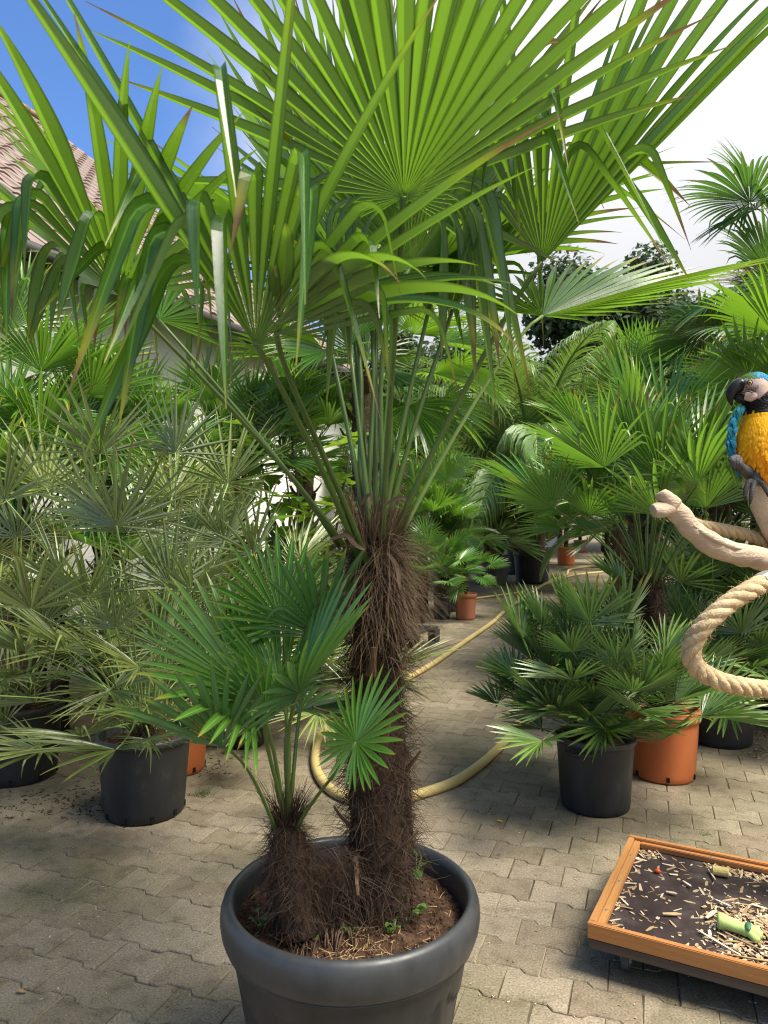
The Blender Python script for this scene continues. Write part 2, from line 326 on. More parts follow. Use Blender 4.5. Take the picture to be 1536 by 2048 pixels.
def petiole_mesh(base, hub, axis, r0, r1, Mw, m, arch=0.35, start=None):
    base, hub = Vector(base), Vector(hub); ln = (hub - base).length
    c2 = hub - Vector(axis).normalized() * ln * arch
    c1 = base + ((start if start else (hub - base).normalized() * .9 + UP * .25)).normalized() * ln * 0.33
    n = 9; pts = []
    for i in range(n):
        t = i / (n - 1); pts.append(base * (1 - t) ** 3 + c1 * 3 * t * (1 - t) ** 2 + c2 * 3 * t * t * (1 - t) + hub * t ** 3)
    b = MB(); b.tube(pts, [r0 + (r1 - r0) * min(1, (i / (n - 1)) * 1.25) ** 0.6 for i in range(n)], 6, flat=0.7)
    inv = Mw.inverted(); b.v = [inv @ v for v in b.v]
    return b.mesh('petiole', m, True)
def frond(parent, me, Mw, base, r0=0.010, r1=0.006, pm='petiole', axis=None, arch=0.35, start=None, label=None):
    o = obj('frond', me, parent, Mw)
    if label: o["label"] = label
    ax = Mw.col[1].to_3d()
    p = obj('petiole', petiole_mesh(base, Mw.translation, ax, r0, r1, Mw, M[pm], arch, start), o, Mw)
    return o
PROTO = {}
def proto(kind, elev, rng, variants=3):
    """shared blade meshes of radius 1, bent for the elevation they are used at"""
    eb = min((-45, -10, 25, 60, 85), key=lambda e: abs(e - elev)); k = rng.randrange(variants)
    key = (kind, eb, k)
    if key not in PROTO:
        e = math.radians(eb); g = (0, -math.sin(e), -math.cos(e)); sd = hash((eb + 99) * 31 + k * 7 + len(kind) * 131) % 100000
        a = dict(
            trachy=dict(n=34, A=100, split=.52, fold=.48, grav=.55, kinkp=.12, droopside=.35, burn=.25, pleat=.95),
            bright=dict(n=30, A=90, split=.52, fold=.60, grav=.38, kinkp=.12, droopside=.2, burn=.25, pleat=.95),
            young=dict(n=26, A=118, split=.42, fold=.30, grav=.25, burn=.12, wid=1.0, taper=2.6, pleat=.8),
            cham=dict(n=20, A=102, split=.27, fold=.45, grav=.20, burn=.25, wid=1.1, taper=1.4, pleat=.9, kinkp=.10, side=.75, jit=.3),
            shrub=dict(n=22, A=104, split=.42, fold=.60, grav=.15, burn=.2, wid=1.05, taper=2.3, pleat=.9, side=.8, jit=.2),
            wash=dict(n=48, A=125, split=.55, fold=.28, grav=.8, kinkp=.25, kink_t=(.65, .9), burn=.3),
            dead=dict(n=30, A=70, split=.4, fold=.7, grav=.9, kinkp=.4, burn=.6))[kind]
        v, f, c = fan_blade(1.0, seed=sd, g=g, steps=9, **a)
        PROTO[key] = mesh('fan_blade', v, f, M[kind], attr={'leaf': c})
    return PROTO[key]

# ------------------------------------------------------------------ pinnate (feather) fronds
def pinnate_mesh(L, n=46, leaflet=0.35, lw=0.012, arch=1.0, vee=0.5, droop=1.2, seed=0, m='pinn', e0=60):
    """Local origin at the base, rachis leaves along +y rising at e0 degrees and arching over."""
    r = np.random.default_rng(seed); K = 24; e = math.radians(e0)
    p = np.zeros(3); pts = []; tan = []
    for i in range(K + 1):
        ang = e - arch * (i / K) ** 1.3 * 1.6
        t = np.array([0, math.cos(ang), math.sin(ang)]); pts.append(p.copy()); tan.append(t); p = p + t * L / K
    pts = np.array(pts); tan = np.array(tan); V = []; Fc = []; C = []
    for i in range(n):
        t = 0.22 + 0.78 * (i / (n - 1)); x = t * K; k = min(int(x), K - 1); u = x - k
        b = pts[k] * (1 - u) + pts[k + 1] * u; tg = tan[k] * (1 - u) + tan[min(k + 1, K)] * u
        up = np.array([0, -tg[2], tg[1]]); ln = leaflet * (math.sin(math.pi * (0.18 + 0.78 * t)) ** 0.7) * r.uniform(.9, 1.08)
        for s in (-1, 1):
            fw = 0.75 + 0.6 * t
            d = np.array([s, 0, 0]) + tg * fw + up * vee + r.normal(0, .06, 3); d /= np.linalg.norm(d)
            nr = np.cross(d, tg) * s; nr = nr if np.dot(nr, up) > 0 else -nr
            nr -= d * nr.dot(d); nr /= np.linalg.norm(nr)
            pos = b.copy(); J = 6; b0 = len(V); sg = r.random(); bn = r.uniform(0, .7)
            for j in range(J + 1):
                q = j / J; w = lw * (1 - q ** 2.2) * (0.5 + min(1, q * 4) * .5) + .0006; lat = np.cross(d, nr)
                V += [pos - lat * w + nr * w * .5, pos, pos + lat * w + nr * w * .5]; C += [(q, sg, bn)] * 3
                g = np.array([0, 0, -1.0]); gp = g - d * d[2] * -1.0
                d = d + gp * droop * q * (1 / J) * 2; d /= np.linalg.norm(d)
                nr -= d * nr.dot(d); nr /= np.linalg.norm(nr); pos = pos + d * ln / J
            for j in range(J):
                a = b0 + j * 3
                Fc += [[a, a + 1, a + 4, a + 3], [a + 1, a + 2, a + 5, a + 4]]
    me = mesh('feather_frond', np.array(V), Fc, M[m], attr={'leaf': C})
    b = MB(); b.tube(pts.tolist(), [0.014 * L * (1 - .85 * i / K) for i in range(K + 1)], 6, flat=.7)
    return me, b.mesh('rachis', M['petiole_pale'], True)
PIN = {}
def pinnate_palm(name, label, cat, base, crown_z, tr, n, L, az=None, seed=0, m='pinn', droop=1.2, leaflet=.35, lw=.012, el=(75, 5), arch=(.7, 1.2), group=None, stubs=True, trunk=True, nl=46):
    rng = random.Random(seed); base = Vector(base); th = thing(name, base, label, cat, group)
    top = base + UP * crown_z
    if trunk:
        b = MB(); nn = 10
        b.tube([base + UP * (crown_z * i / nn) for i in range(nn + 1)], [tr * (1.15 if i == 0 else 1.0 + .1 * math.sin(i * 2)) * (1 if i < nn else .6) for i in range(nn + 1)], 18, rough=.06, rng=rng)
        tro = obj('trunk', b.mesh('trunk', M['bark_tan'], True), th)
        if stubs: leaf_stubs(tro, base, crown_z, tr, 46, .09, rng)
    for i in range(n):
        a = (az[0] + (az[1] - az[0]) * ((i * .618) % 1)) if az else i * 137.5; a = math.radians(a + rng.uniform(-9, 9))
        e = el[0] + (el[1] - el[0]) * (i / max(1, n - 1)) + rng.uniform(-7, 7)
        eb = int(round(e / 15) * 15); key = (m, eb, rng.randrange(2), L, leaflet)
        if key not in PIN:
            PIN[key] = pinnate_mesh(1.0, nl, leaflet / L, lw / L, arch[0] + (arch[1] - arch[0]) * (1 - eb / 90), .45, droop, seed=eb + 91 + key[2], m=m, e0=eb)
        me, ra = PIN[key]
        Mw = Matrix.Translation(top) @ Matrix.Rotation(a, 4, 'Z') @ Matrix.Scale(L * rng.uniform(.85, 1.08), 4)
        o = obj('frond', me, th, Mw); obj('rachis', ra, o, Mw)
    return th

# ------------------------------------------------------------------ trunks, hair, stubs
def hair(name, parent, anchors, mt, width=0.0011, segs=6, rng=None, kind='stuff'):
    """anchors: (point, first direction, length, downward pull, curl)"""
    V = []; Fc = []
    for p, d, ln, pull, curl in anchors:
        p = Vector(p); d = Vector(d).normalized(); side = d.cross(Vector((rng.uniform(-1, 1), rng.uniform(-1, 1), rng.uniform(-1, 1)))).normalized()
        cv = Vector((rng.uniform(-1, 1), rng.uniform(-1, 1), rng.uniform(-1, 1))) * curl; b0 = len(V)
        for j in range(segs + 1):
            w = width * (1 - .75 * j / segs)
            V += [p - side * w, p + side * w]
            d = (d + Vector((0, 0, -pull)) / segs + cv / segs).normalized(); p = p + d * ln / segs
        for j in range(segs):
            a = b0 + j * 2; Fc.append([a, a + 1, a + 3, a + 2])
    o = obj(name, mesh(name, V, Fc, mt), parent); o["kind"] = kind; return o
STUBM = {}
def leaf_stubs(parent, base, h, r, n, ln, rng, mt='stub', z0=0.05):
    if mt not in STUBM:
        b = MB(); b.tube([(0, 0, 0), (.35, 0, .25), (.75, 0, .75), (1, 0, 1.2)], [.42, .36, .26, .2], 7, flat=.38); STUBM[mt] = b.mesh('leaf_base', M[mt], False)
    for i in range(n):
        z = z0 + (h - z0) * (i + rng.random()) / n; a = math.radians(137.5 * i + rng.uniform(-10, 10)); rr = r if not callable(r) else r(z)
        Mw = Matrix.Translation(Vector(base) + Vector((math.cos(a) * rr * .9, math.sin(a) * rr * .9, z))) @ Matrix.Rotation(a, 4, 'Z') @ Matrix.Scale(ln * rng.uniform(.7, 1.15), 4)
        obj('leaf_base', STUBM[mt], parent, Mw)
def fibre_trunk(th, path, rads, rng, n_hair=900, hl=(.04, .10), mt='bark', ht='fibre', width=.0011, up=0.1):
    b = MB(); pts = smooth_path(path, 26); rr = np.interp(np.linspace(0, 1, 26), np.linspace(0, 1, len(rads)), rads)
    b.tube(pts, list(rr * .86), 22, rough=.09, rng=rng)
    tr = obj('trunk', b.mesh('trunk', M[mt], True), th)
    an = []
    for i in range(n_hair):
        t = rng.random() ** .9; k = min(int(t * 25), 24); p = pts[k].lerp(pts[k + 1], t * 25 - k); r = rr[k] * .84
        a = rng.uniform(0, 2 * math.pi); out = Vector((math.cos(a), math.sin(a), 0)); tang = Vector((-math.sin(a), math.cos(a), 0))
        s = rng.choice((-1, 1))
        d = out * rng.uniform(.12, .75) + tang * s * rng.uniform(.2, 1.2) + UP * rng.uniform(-.7, .7)
        an.append((p + out * r, d, rng.uniform(*hl), rng.uniform(.2, 1.6), rng.uniform(.3, 1.6)))
    hair('fibre', tr, an, M[ht], width, 6, rng)
    return tr, pts, rr
def auto_fan_palm(name, label, base, crown_z, trunk_r, n, pet, R, kind, el=(85, -5), az=None, group=None, seed=0, trunk='fibre', pm='petiole', hairs=500, axis_drop=(15, 45), pr=(.010, .005), spread=0.05, lean=(0, 0), cat='palm', explicit=(), dead=0, clear=None):
    rng = random.Random(seed); base = Vector(base); th = thing(name, base, label, cat, group)
    top = base + UP * crown_z + Vector((lean[0], lean[1], 0))
    if trunk == 'fibre':
        fibre_trunk(th, [base - UP * .02, base.lerp(top, .5), top + UP * trunk_r * .8], [trunk_r * 1.1, trunk_r, trunk_r * .75], rng, hairs, (.05, .14), width=.0016)
    elif trunk == 'tan':
        tr, _, _ = fibre_trunk(th, [base - UP * .02, base.lerp(top, .5), top], [trunk_r * 1.1, trunk_r, trunk_r], rng, hairs, (.05, .14), 'bark_tan', 'fibre_tan', width=.0018)
        if hairs: leaf_stubs(tr, base, crown_z, trunk_r * .9, 40, trunk_r * .9, rng)
    for (hub, axp, rad, roll) in explicit:
        ax = (axp - hub); el_ = math.degrees(math.asin(max(-1, min(1, ax.normalized().z))))
        Mw = frame(hub, ax, math.radians(roll), UP, rad)
        frond(th, proto(kind, el_, rng), Mw, top - UP * .03, pr[0], pr[1], pm)
    for i in range(n):
        t = (i + .5) / max(1, n)
        a = math.radians((az[0] + (az[1] - az[0]) * ((i * .618034) % 1)) if az else i * 137.508 + seed * 31) + rng.uniform(-.15, .15)
        e = math.radians(el[0] + (el[1] - el[0]) * t ** .85 + rng.uniform(-8, 8))
        l = rng.uniform(*pet); rad = rng.uniform(*R)
        out = Vector((math.sin(a), math.cos(a), 0)); d = out * math.cos(e) + UP * math.sin(e)
        b0 = top + out * rng.uniform(0, spread) - UP * rng.uniform(0, .05)
        hub = b0 + d * l - UP * (l * .12 * math.cos(e))
        if hub.z < base.z + .05: hub.z = base.z + .05 + rng.random() * .1
        if clear and clear(hub): continue
        e2 = e - math.radians(rng.uniform(*axis_drop)) * (0.3 + math.cos(e) * .7)
        ax = out * math.cos(e2) + UP * math.sin(e2) + Vector((rng.uniform(-.15, .15), rng.uniform(-.15, .15), 0))
        Mw = frame(hub, ax, rng.uniform(-.5, .5), UP, rad)
        frond(th, proto('dead' if i >= n - dead else kind, math.degrees(e2), rng), Mw, b0, pr[0], pr[1], pm, start=(d + UP * .5))
    return th

# ------------------------------------------------------------------ pots
def pot(name, label, c, r_top, r_bot, h, mt='black', rim=0.02, rim_h=0.045, group=None, soil_drop=0.05, holes=8, cat='plant pot', fn=None, k=48, handles=0, seed=0):
    c = Vector(c); th = thing(name, c, label, cat, group)
    b = MB(); t = .006
    prof = [(0.0001, .008), (r_bot - .015, .008), (r_bot - .008, 0), (r_bot, .012)]
    for i in range(1, 13):
        z = .012 + (h - rim_h - .012) * i / 12; prof.append((r_bot + (r_top - rim - r_bot) * (z / h), z))
    rt = prof[-1][0]
    prof += [(rt, h - rim_h * .3), (rt - t, h - rim_h * .3), (r_bot - t, .02), (.0001, .02)]
    b.lathe(prof, k, (0, 0, 0), fn)
    body = obj('body', b.mesh('pot_body', M[mt], True), th, Matrix.Translation(c))
    b = MB()
    b.lathe([(rt + .001, h - rim_h), (rt + rim * .55, h - rim_h + .001), (rt + rim * .85, h - rim_h * .72), (rt + rim, h - rim_h * .4), (rt + rim * .92, h - rim_h * .12), (rt + rim * .6, h), (rt + rim * .1, h + .001), (rt - t, h - .006), (rt - t - .001, h - rim_h)], k)
    obj('rim', b.mesh('pot_rim', M[mt + '_rim'] if mt + '_rim' in M else M[mt], True), th, Matrix.Translation(c))
    b = MB(); rg = random.Random(seed); V = [(0, 0, h - soil_drop + .015)]; rings = 5; kk = 24
    for i in range(1, rings + 1):
        for j in range(kk):
            a = 2 * math.pi * j / kk; rr = (rt - t + .002) * i / rings; V.append((rr * math.cos(a), rr * math.sin(a), h - soil_drop + rg.uniform(-.006, .008) + (.012 if i < 3 else 0)))
    Fc = [[0, 1 + j, 1 + (j + 1) % kk] for j in range(kk)] + [[1 + (i - 1) * kk + j, 1 + i * kk + j, 1 + i * kk + (j + 1) % kk, 1 + (i - 1) * kk + (j + 1) % kk] for i in range(1, rings) for j in range(kk)]
    obj('soil', mesh('soil', V, Fc, M['soil'], True), th, Matrix.Translation(c))
    if holes:
        b = MB(); b.box(-.008, .008, -.006, .004, 0, .026)
        hm = b.mesh('drain_hole', M['dark'])
        for i in range(holes):
            a = 2 * math.pi * (i + .3) / holes
            obj('drain_hole', hm, body, Matrix.Translation(c + Vector((math.cos(a) * (r_bot + .003), math.sin(a) * (r_bot + .003), .016))) @ Matrix.Rotation(a - math.pi / 2, 4, 'Z'))
    if handles:
        b = MB(); b.tube(smooth_path([(-.06, -.004, 0), (-.055, .012, -.004), (0, .02, -.010), (.055, .012, -.004), (.06, -.004, 0)], 13), [.009] * 13, 8)
        hm = b.mesh('handle', M[mt], True)
        for i in range(2):
            a = math.pi * i + handles
            obj('handle', hm, th, Matrix.Translation(c + Vector((math.cos(a) * (rt + .012), math.sin(a) * (rt + .012), h - rim_h - .012))) @ Matrix.Rotation(a - math.pi / 2, 4, 'Z'))
    return th

# ------------------------------------------------------------------ ground: sand bed and bone-shaped concrete pavers
def paver_mat():
    m, t, b, o = mat('concrete_paver')
    ge = N(t, 'ShaderNodeNewGeometry'); oi = N(t, 'ShaderNodeObjectInfo'); at = N(t, 'ShaderNodeAttribute', attribute_name='col')
    sp = N(t, 'ShaderNodeSeparateColor'); t.links.new(at.outputs['Color'], sp.inputs[0])
    ad = N(t, 'ShaderNodeMath', operation='ADD'); t.links.new(oi.outputs['Random'], ad.inputs[0]); t.links.new(sp.outputs['Red'], ad.inputs[1])
    fr = N(t, 'ShaderNodeMath', operation='FRACT'); t.links.new(ad.outputs[0], fr.inputs[0])
    n1 = N(t, 'ShaderNodeTexNoise'); n1.inputs['Scale'].default_value = 1.3; n1.inputs['Detail'].default_value = 8; t.links.new(ge.outputs['Position'], n1.inputs['Vector'])
    n2 = N(t, 'ShaderNodeTexNoise'); n2.inputs['Scale'].default_value = 150; n2.inputs['Detail'].default_value = 4; t.links.new(ge.outputs['Position'], n2.inputs['Vector'])
    n3 = N(t, 'ShaderNodeTexNoise'); n3.inputs['Scale'].default_value = 14; n3.inputs['Detail'].default_value = 8; t.links.new(ge.outputs['Position'], n3.inputs['Vector'])
    r1 = ramp(t, [(0.190, 0.153, 0.105), (0.270, 0.224, 0.162)]); t.links.new(fr.outputs[0], r1.inputs[0])
    moss = ramp(t, [(0, 0, 0), (1, 1, 1)], [0.46, 0.72]); t.links.new(n1.outputs['Fac'], moss.inputs[0])
    mm = N(t, 'ShaderNodeMix', data_type='RGBA'); mm.inputs['B'].default_value = (0.125, 0.115, 0.066, 1); t.links.new(r1.outputs[0], mm.inputs['A']); t.links.new(moss.outputs[0], mm.inputs['Factor'])
    sr = ramp(t, [(0.45, 0.45, 0.43), (0.95, 0.95, 0.95), (1.05, 1.05, 1.05), (1.7, 1.66, 1.58)], [0.32, 0.46, 0.57, 0.70]); t.links.new(n2.outputs['Fac'], sr.inputs[0])
    m2 = N(t, 'ShaderNodeMix', data_type='RGBA', blend_type='MULTIPLY'); m2.inputs['Factor'].default_value = 0.75; t.links.new(mm.outputs['Result'], m2.inputs['A']); t.links.new(sr.outputs[0], m2.inputs['B'])
    st = ramp(t, [(0.66, 0.63, 0.58), (1.0, 1.0, 1.0), (1.08, 1.07, 1.04)], [0.3, 0.5, 0.75]); t.links.new(n3.outputs['Fac'], st.inputs[0])
    m3 = N(t, 'ShaderNodeMix', data_type='RGBA', blend_type='MULTIPLY'); m3.inputs['Factor'].default_value = 0.8; t.links.new(m2.outputs['Result'], m3.inputs['A']); t.links.new(st.outputs[0], m3.inputs['B'])
    t.links.new(m3.outputs['Result'], b.inputs['Base Color']); b.inputs['Roughness'].default_value = 0.88; b.inputs['Specular IOR Level'].default_value = 0.2
    bn = N(t, 'ShaderNodeBump'); bn.inputs['Strength'].default_value = 0.5; bn.inputs['Distance'].default_value = 0.002
    t.links.new(n2.outputs['Fac'], bn.inputs['Height']); t.links.new(bn.outputs[0], b.inputs['Normal'])
    return m
M['paver'] = paver_mat()
M['sand'] = nmat('joint_sand', [(0.040, 0.030, 0.018), (0.11, 0.085, 0.05), (0.30, 0.25, 0.165)], 2.2, 0.95, 0.5, 160, pos=[0.36, 0.46, 0.54], detail=10)
TH = math.radians(19.77); Vv = Vector((math.sin(TH), math.cos(TH), 0)); Uu = Vector((math.cos(TH), -math.sin(TH), 0))
LP, PR = 0.2035, 0.1465
b = MB(); S = 600
b.add([(-S, -S, -.0045), (S, -S, -.0045), (S, S, -.0045), (-S, S, -.0045)], [[0, 1, 2, 3]])
pavement = obj('pavement', b.mesh('pavement', M['sand'])); tag(pavement, 'sand bed of the nursery yard under grey concrete pavers', None, None, 'structure')
def outline(a, e, w):
    top = [(-a, e), (-.060, e), (-.041, w), (.041, w), (.060, e), (a, e)]
    return top + [(x, -y) for x, y in top[::-1]]
O1 = outline(.0998, .0815, .0608); O2 = outline(.0968, .0785, .0578)
def paver_geo():
    V = [(x * 1, y, 0) for x, y in O2] + [(x, y, -.0035) for x, y in O1] + [(x, y, -.03) for x, y in O1]; n = 12
    Fc = [[i, n + i, n + (i + 1) % n, (i + 1) % n] for i in range(n)] + [[n + i, 2 * n + i, 2 * n + (i + 1) % n, n + (i + 1) % n] for i in range(n)]
    # top: two end pieces and a waist so that the concave outline triangulates cleanly
    Fc += [[11, 10, 9, 2, 1, 0], [2, 9, 8, 3], [3, 8, 7, 6, 5, 4]]
    return V, [f[::-1] for f in Fc]
pv, pf = paver_geo()
pm_ = mesh('paver', pv, pf, M['paver'])
m0 = (G(880 + 640 * .2734, 1600 + 735 * .2734) + G(880 + 690 * .2734, 1600 + 580 * .2734)) / 2
cells = []
R_ = random.Random(3)
for row in range(-14, 130):
    for k in range(-70, 90):
        c = m0 + Vv * (row * PR) + Uu * ((k + .5 + (.5 if row % 2 else 0)) * LP)
        if c.y < 1.0 or c.y > 15.5: continue
        if abs(c.x) > .62 * c.y + .5: continue
        cells.append(c)
def infr(c):
    y = 1024 + H * F / c.y; x = 768 + c.x / c.y * F
    return -40 < x < 1576 and y < 2090 and (c - Vector((P(700, 1780, 1.8).x, 1.8, 0))).length > .25
cells.sort(key=lambda c: (0 if infr(c) else 1, c.y))
big = MB()
Vall = []; Fall = []; Call = []
for i, c in enumerate(cells):
    tilt = Matrix.Rotation(-TH, 4, 'Z') @ Matrix.Rotation(R_.gauss(0, .006), 4, 'X') @ Matrix.Rotation(R_.gauss(0, .006), 4, 'Y') @ Matrix.Rotation(R_.gauss(0, .006), 4, 'Z')
    Mw = Matrix.Translation(c + Vector((R_.gauss(0, .0008), R_.gauss(0, .0008), R_.gauss(0, .0007)))) @ tilt
    if i < 300: obj('paver', pm_, pavement, Mw)
    else:
        b0 = len(Vall); Vall += [Mw @ Vector(v) for v in pv[:24]]; Fall += [[q + b0 for q in f] for f in pf[:12] + pf[24:]]; Call += [(R_.random(), 0, 0)] * 24
o = obj('pavers', mesh('pavers', Vall, Fall, M['paver'], attr={'col': Call}), pavement); o["kind"] = 'stuff'
# beyond the built pavers the yard goes on as one worn concrete sheet
b = MB(); b.add([(-60, 15.4, -.003), (60, 15.4, -.003), (60, 120, -.003), (-60, 120, -.003)], [[0, 1, 2, 3]])
o = obj('yard_ground', b.mesh('yard_ground', M['paver'])); tag(o, 'pale paved yard running away behind the far pots', None, None, 'structure')

# ------------------------------------------------------------------ house with tiled roof at the back
M['tile'] = nmat('roof_tile', [(0.13, 0.095, 0.080), (0.235, 0.180, 0.155), (0.33, 0.27, 0.23)], 3.5, 0.9, 0.6, 45, detail=8)
M['ridge'] = nmat('ridge_tile', [(0.10, 0.07, 0.05), (0.22, 0.15, 0.09), (0.42, 0.22, 0.05)], 5, 0.9, 0.6, 45, pos=[.3, .55, .72])
M['white'] = nmat('white_render', [(0.62, 0.61, 0.58), (0.78, 0.77, 0.74)], 1.5, 0.9, 0.2, 80)
M['fascia'] = nmat('dark_fascia', [(0.025, 0.022, 0.020), (0.05, 0.045, 0.04)], 6, 0.6, 0.1)
M['glass'] = nmat('window_glass', [(0.02, 0.025, 0.03), (0.04, 0.05, 0.055)], 2, 0.08, 0, spec=0.6)
he = Vector((.393, .92, 0)); hw = Vector((-.92, .393, 0)); E0 = Vector((-1.76, 7.94, 3.5))
s0, s1, WD, RISE = -5.0, 4.4, 7.26, 5.66
house = thing('house', Vector((E0.x, E0.y, 0)), 'white house under a brown tiled roof behind the silvery fan palms', 'house')
def hp(s, w, z): return E0 + he * s + hw * w + UP * (z - 3.5)
b = MB()
V = [hp(s0 + .3, .35, 0), hp(s1 - .3, .35, 0), hp(s1 - .3, .35, 3.60), hp(s0 + .3, .35, 3.60), hp(s1 - .3, WD, 0), hp(s1 - .3, WD, 3.5 + RISE - .15), hp(s1 - .3, 2 * WD - .35, 0), hp(s1 - .3, 2 * WD - .35, 3.6), hp(s0 + .3, WD, 0), hp(s0 + .3, WD, 3.5 + RISE - .15)]
b.add(V, [[0, 1, 2, 3], [1, 4, 5, 2], [4, 6, 7, 5], [0, 3, 9, 8]])
obj('wall', b.mesh('wall', M['white']), house)
slope = (hw * WD + UP * RISE); sl_len = slope.length; sdir = slope.normalized(); snorm = he.cross(sdir).normalized()
if snorm.z < 0: snorm = -snorm
b = MB(); A_ = [hp(s0, 0, 3.5), hp(s1, 0, 3.5), hp(s1, WD, 3.5 + RISE), hp(s0, WD, 3.5 + RISE), hp(s1, 2 * WD, 3.5), hp(s0, 2 * WD, 3.5)]
dn = snorm * -.12
b.add(A_ + [v + UP * -.14 for v in A_], [[0, 1, 2, 3], [3, 2, 4, 5], [6, 9, 8, 7], [9, 11, 10, 8], [0, 6, 7, 1], [1, 7, 8, 2], [2, 8, 10, 4]])
roof = obj('roof', b.mesh('roof', M['fascia']), house)
def tile_geo():
    V = []; nn = 7; W_, Ln = .30, .42
    for yy, zz in ((0, .030), (Ln, .004)):
        for i in range(nn):
            x = W_ * 1.06 * i / (nn - 1); V.append((x, yy, zz + .022 * math.sin(2 * math.pi * (i / (nn - 1)) + .5)))
    V += [(v[0], 0, v[2] - .022) for v in V[:nn]]
    Fc = [[i, i + 1, nn + i + 1, nn + i] for i in range(nn - 1)] + [[2 * nn + i, 2 * nn + i + 1, i + 1, i] for i in range(nn - 1)]
    return V, Fc
tv, tf = tile_geo(); tmesh = mesh('roof_tile', tv, tf, M['tile'])
tb = Matrix.Identity(4)
for i in range(3): tb[i][0] = he[i]; tb[i][1] = sdir[i]; tb[i][2] = snorm[i]
near = []; TV = []; TF = []
ncol = int((s1 - s0) / .30); nrow = int(sl_len / .345)
for r in range(nrow):
    for c in range(ncol):
        org = hp(s0 + c * .30, 0, 3.5) + sdir * (r * .345) + snorm * .004; pr = org
        x = 768 + pr.x / pr.y * F; y = 1024 - (pr.z - H) / pr.y * F
        Mw = tb.copy(); Mw.translation = org
        vis = -20 < x < 330 and 150 < y < 520
        if vis and len(near) < 300: near.append(Mw)
        elif x > -300: 
            b0 = len(TV); TV += [Mw @ Vector(v) for v in tv]; TF += [[q + b0 for q in f] for f in tf]
for Mw in near: obj('roof_tile', tmesh, roof, Mw)
o = obj('roof_tiles', mesh('roof_tiles', TV, TF, M['tile']), roof); o["kind"] = 'stuff'
b = MB(); b.tube([(0, 0, 0), (.44, 0, .01)], [.11, .125], 10, flat=.8); rt_ = b.mesh('ridge_tile', M['ridge'], True)
for i in range(int((s1 - s0) / .4)):
    Mw = Matrix.Identity(4)
    for q in range(3): Mw[q][0] = he[q]; Mw[q][1] = hw[q]; Mw[q][2] = UP[q]
    Mw.translation = hp(s0 + i * .4, WD, 3.5 + RISE + .03); obj('ridge_tile', rt_, roof, Mw)
b = MB(); b.tube([hp(s0, -.08, 3.42), hp(s1, -.08, 3.42)], [.07, .07], 10); obj('gutter', b.mesh('gutter', M['fascia'], True), roof)
# low shed far behind the path
shed = thing('shed', P(930, 1024, 30) - UP * H, 'low far shed with a tan roof glimpsed between palms', 'shed')
sx, sy = P(930, 1024, 30).x, 30
b = MB(); b.box(sx - 4, sx + 4, sy + .4, sy + 6, 0, 4.2); obj('wall', b.mesh('shed_wall', M['white']), shed)
b = MB(); b.add([(sx - 4.4, sy, 4.2), (sx + 4.4, sy, 4.0), (sx + 4.4, sy + 3.2, 5.4), (sx - 4.4, sy + 3.2, 5.6), (sx - 4.4, sy, 4.05), (sx + 4.4, sy, 3.85)], [[0, 1, 2, 3], [4, 5, 1, 0]])
obj('roof', b.mesh('shed_roof', M['tile']), shed)

# ------------------------------------------------------------------ broad-leaved trees far behind
def broad_tree(label, base, h, rad, n_leaf, seed, cat='tree', name='broadleaf_tree', leaf=.13, zc=.58):
    rng = np.random.default_rng(seed); rg = random.Random(seed); base = Vector(base)
    th = thing(name, base, label, cat, 'trees behind the nursery')
    b = MB(); top = base + UP * h * .55
    b.tube(smooth_path([base, base + Vector((.1, 0, h * .25)), top, base + Vector((.15, 0, h * .85))], 14), list(np.linspace(rad * .07, rad * .015, 14)), 8)
    cl = []
    for i in range(34):
        a = rg.uniform(0, 6.283); e = rg.uniform(-.5, 1.0); rr = rad * rg.uniform(.45, .95)
        cc = base + Vector((math.cos(a) * rr * math.cos(e), math.sin(a) * rr * math.cos(e), h * zc + h * .36 * math.sin(e) * rg.uniform(.8, 1.15)))
        cl.append((cc, rad * rg.uniform(.22, .40)))
        st = base.lerp(top, rg.uniform(.4, 1)); b.tube(smooth_path([st, st.lerp(cc, .5) + UP * .3, cc], 6), list(np.linspace(rad * .022, rad * .006, 6)), 5)
    obj('trunk', b.mesh('trunk', M['tree_bark'], True), th)
    C = np.array([tuple(c) for c, _ in cl]); Rr = np.array([r for _, r in cl]); k = rng.integers(0, len(cl), n_leaf)
    d = rng.normal(size=(n_leaf, 3)); d /= np.linalg.norm(d, axis=1)[:, None]
    p = C[k] + d * (Rr[k] * rng.random(n_leaf) ** .45)[:, None]
    x = rng.normal(size=(n_leaf, 3)); x /= np.linalg.norm(x, axis=1)[:, None]; nr = d * .6 + np.array([0, 0, .6]) + rng.normal(size=(n_leaf, 3)) * .5
    y = np.cross(nr, x); y /= np.linalg.norm(y, axis=1)[:, None]; x = np.cross(y, nr); x /= np.linalg.norm(x, axis=1)[:, None]
    s = (leaf * rng.uniform(.6, 1.3, n_leaf))[:, None]
    V = np.stack([p - x * s, p + y * s * .55, p + x * s, p - y * s * .55], 1).reshape(-1, 3)
    col = np.stack([np.full(n_leaf, .3), rng.random(n_leaf), np.zeros(n_leaf)], 1).repeat(4, 0)
    o = obj('crown', mesh('crown', V, np.arange(n_leaf * 4).reshape(-1, 4), M['tree'], attr={'leaf': col}), th)
    o["kind"] = 'stuff'; return th
def gx(px, d): return Vector(((px - 768) / F * d, d, 0))
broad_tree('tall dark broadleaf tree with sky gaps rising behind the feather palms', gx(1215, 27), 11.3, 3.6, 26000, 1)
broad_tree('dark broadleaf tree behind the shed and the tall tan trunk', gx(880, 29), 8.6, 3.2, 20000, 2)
broad_tree('dark broadleaf tree standing behind the drooping dry fan', gx(1420, 30), 8.8, 3.6, 18000, 3)
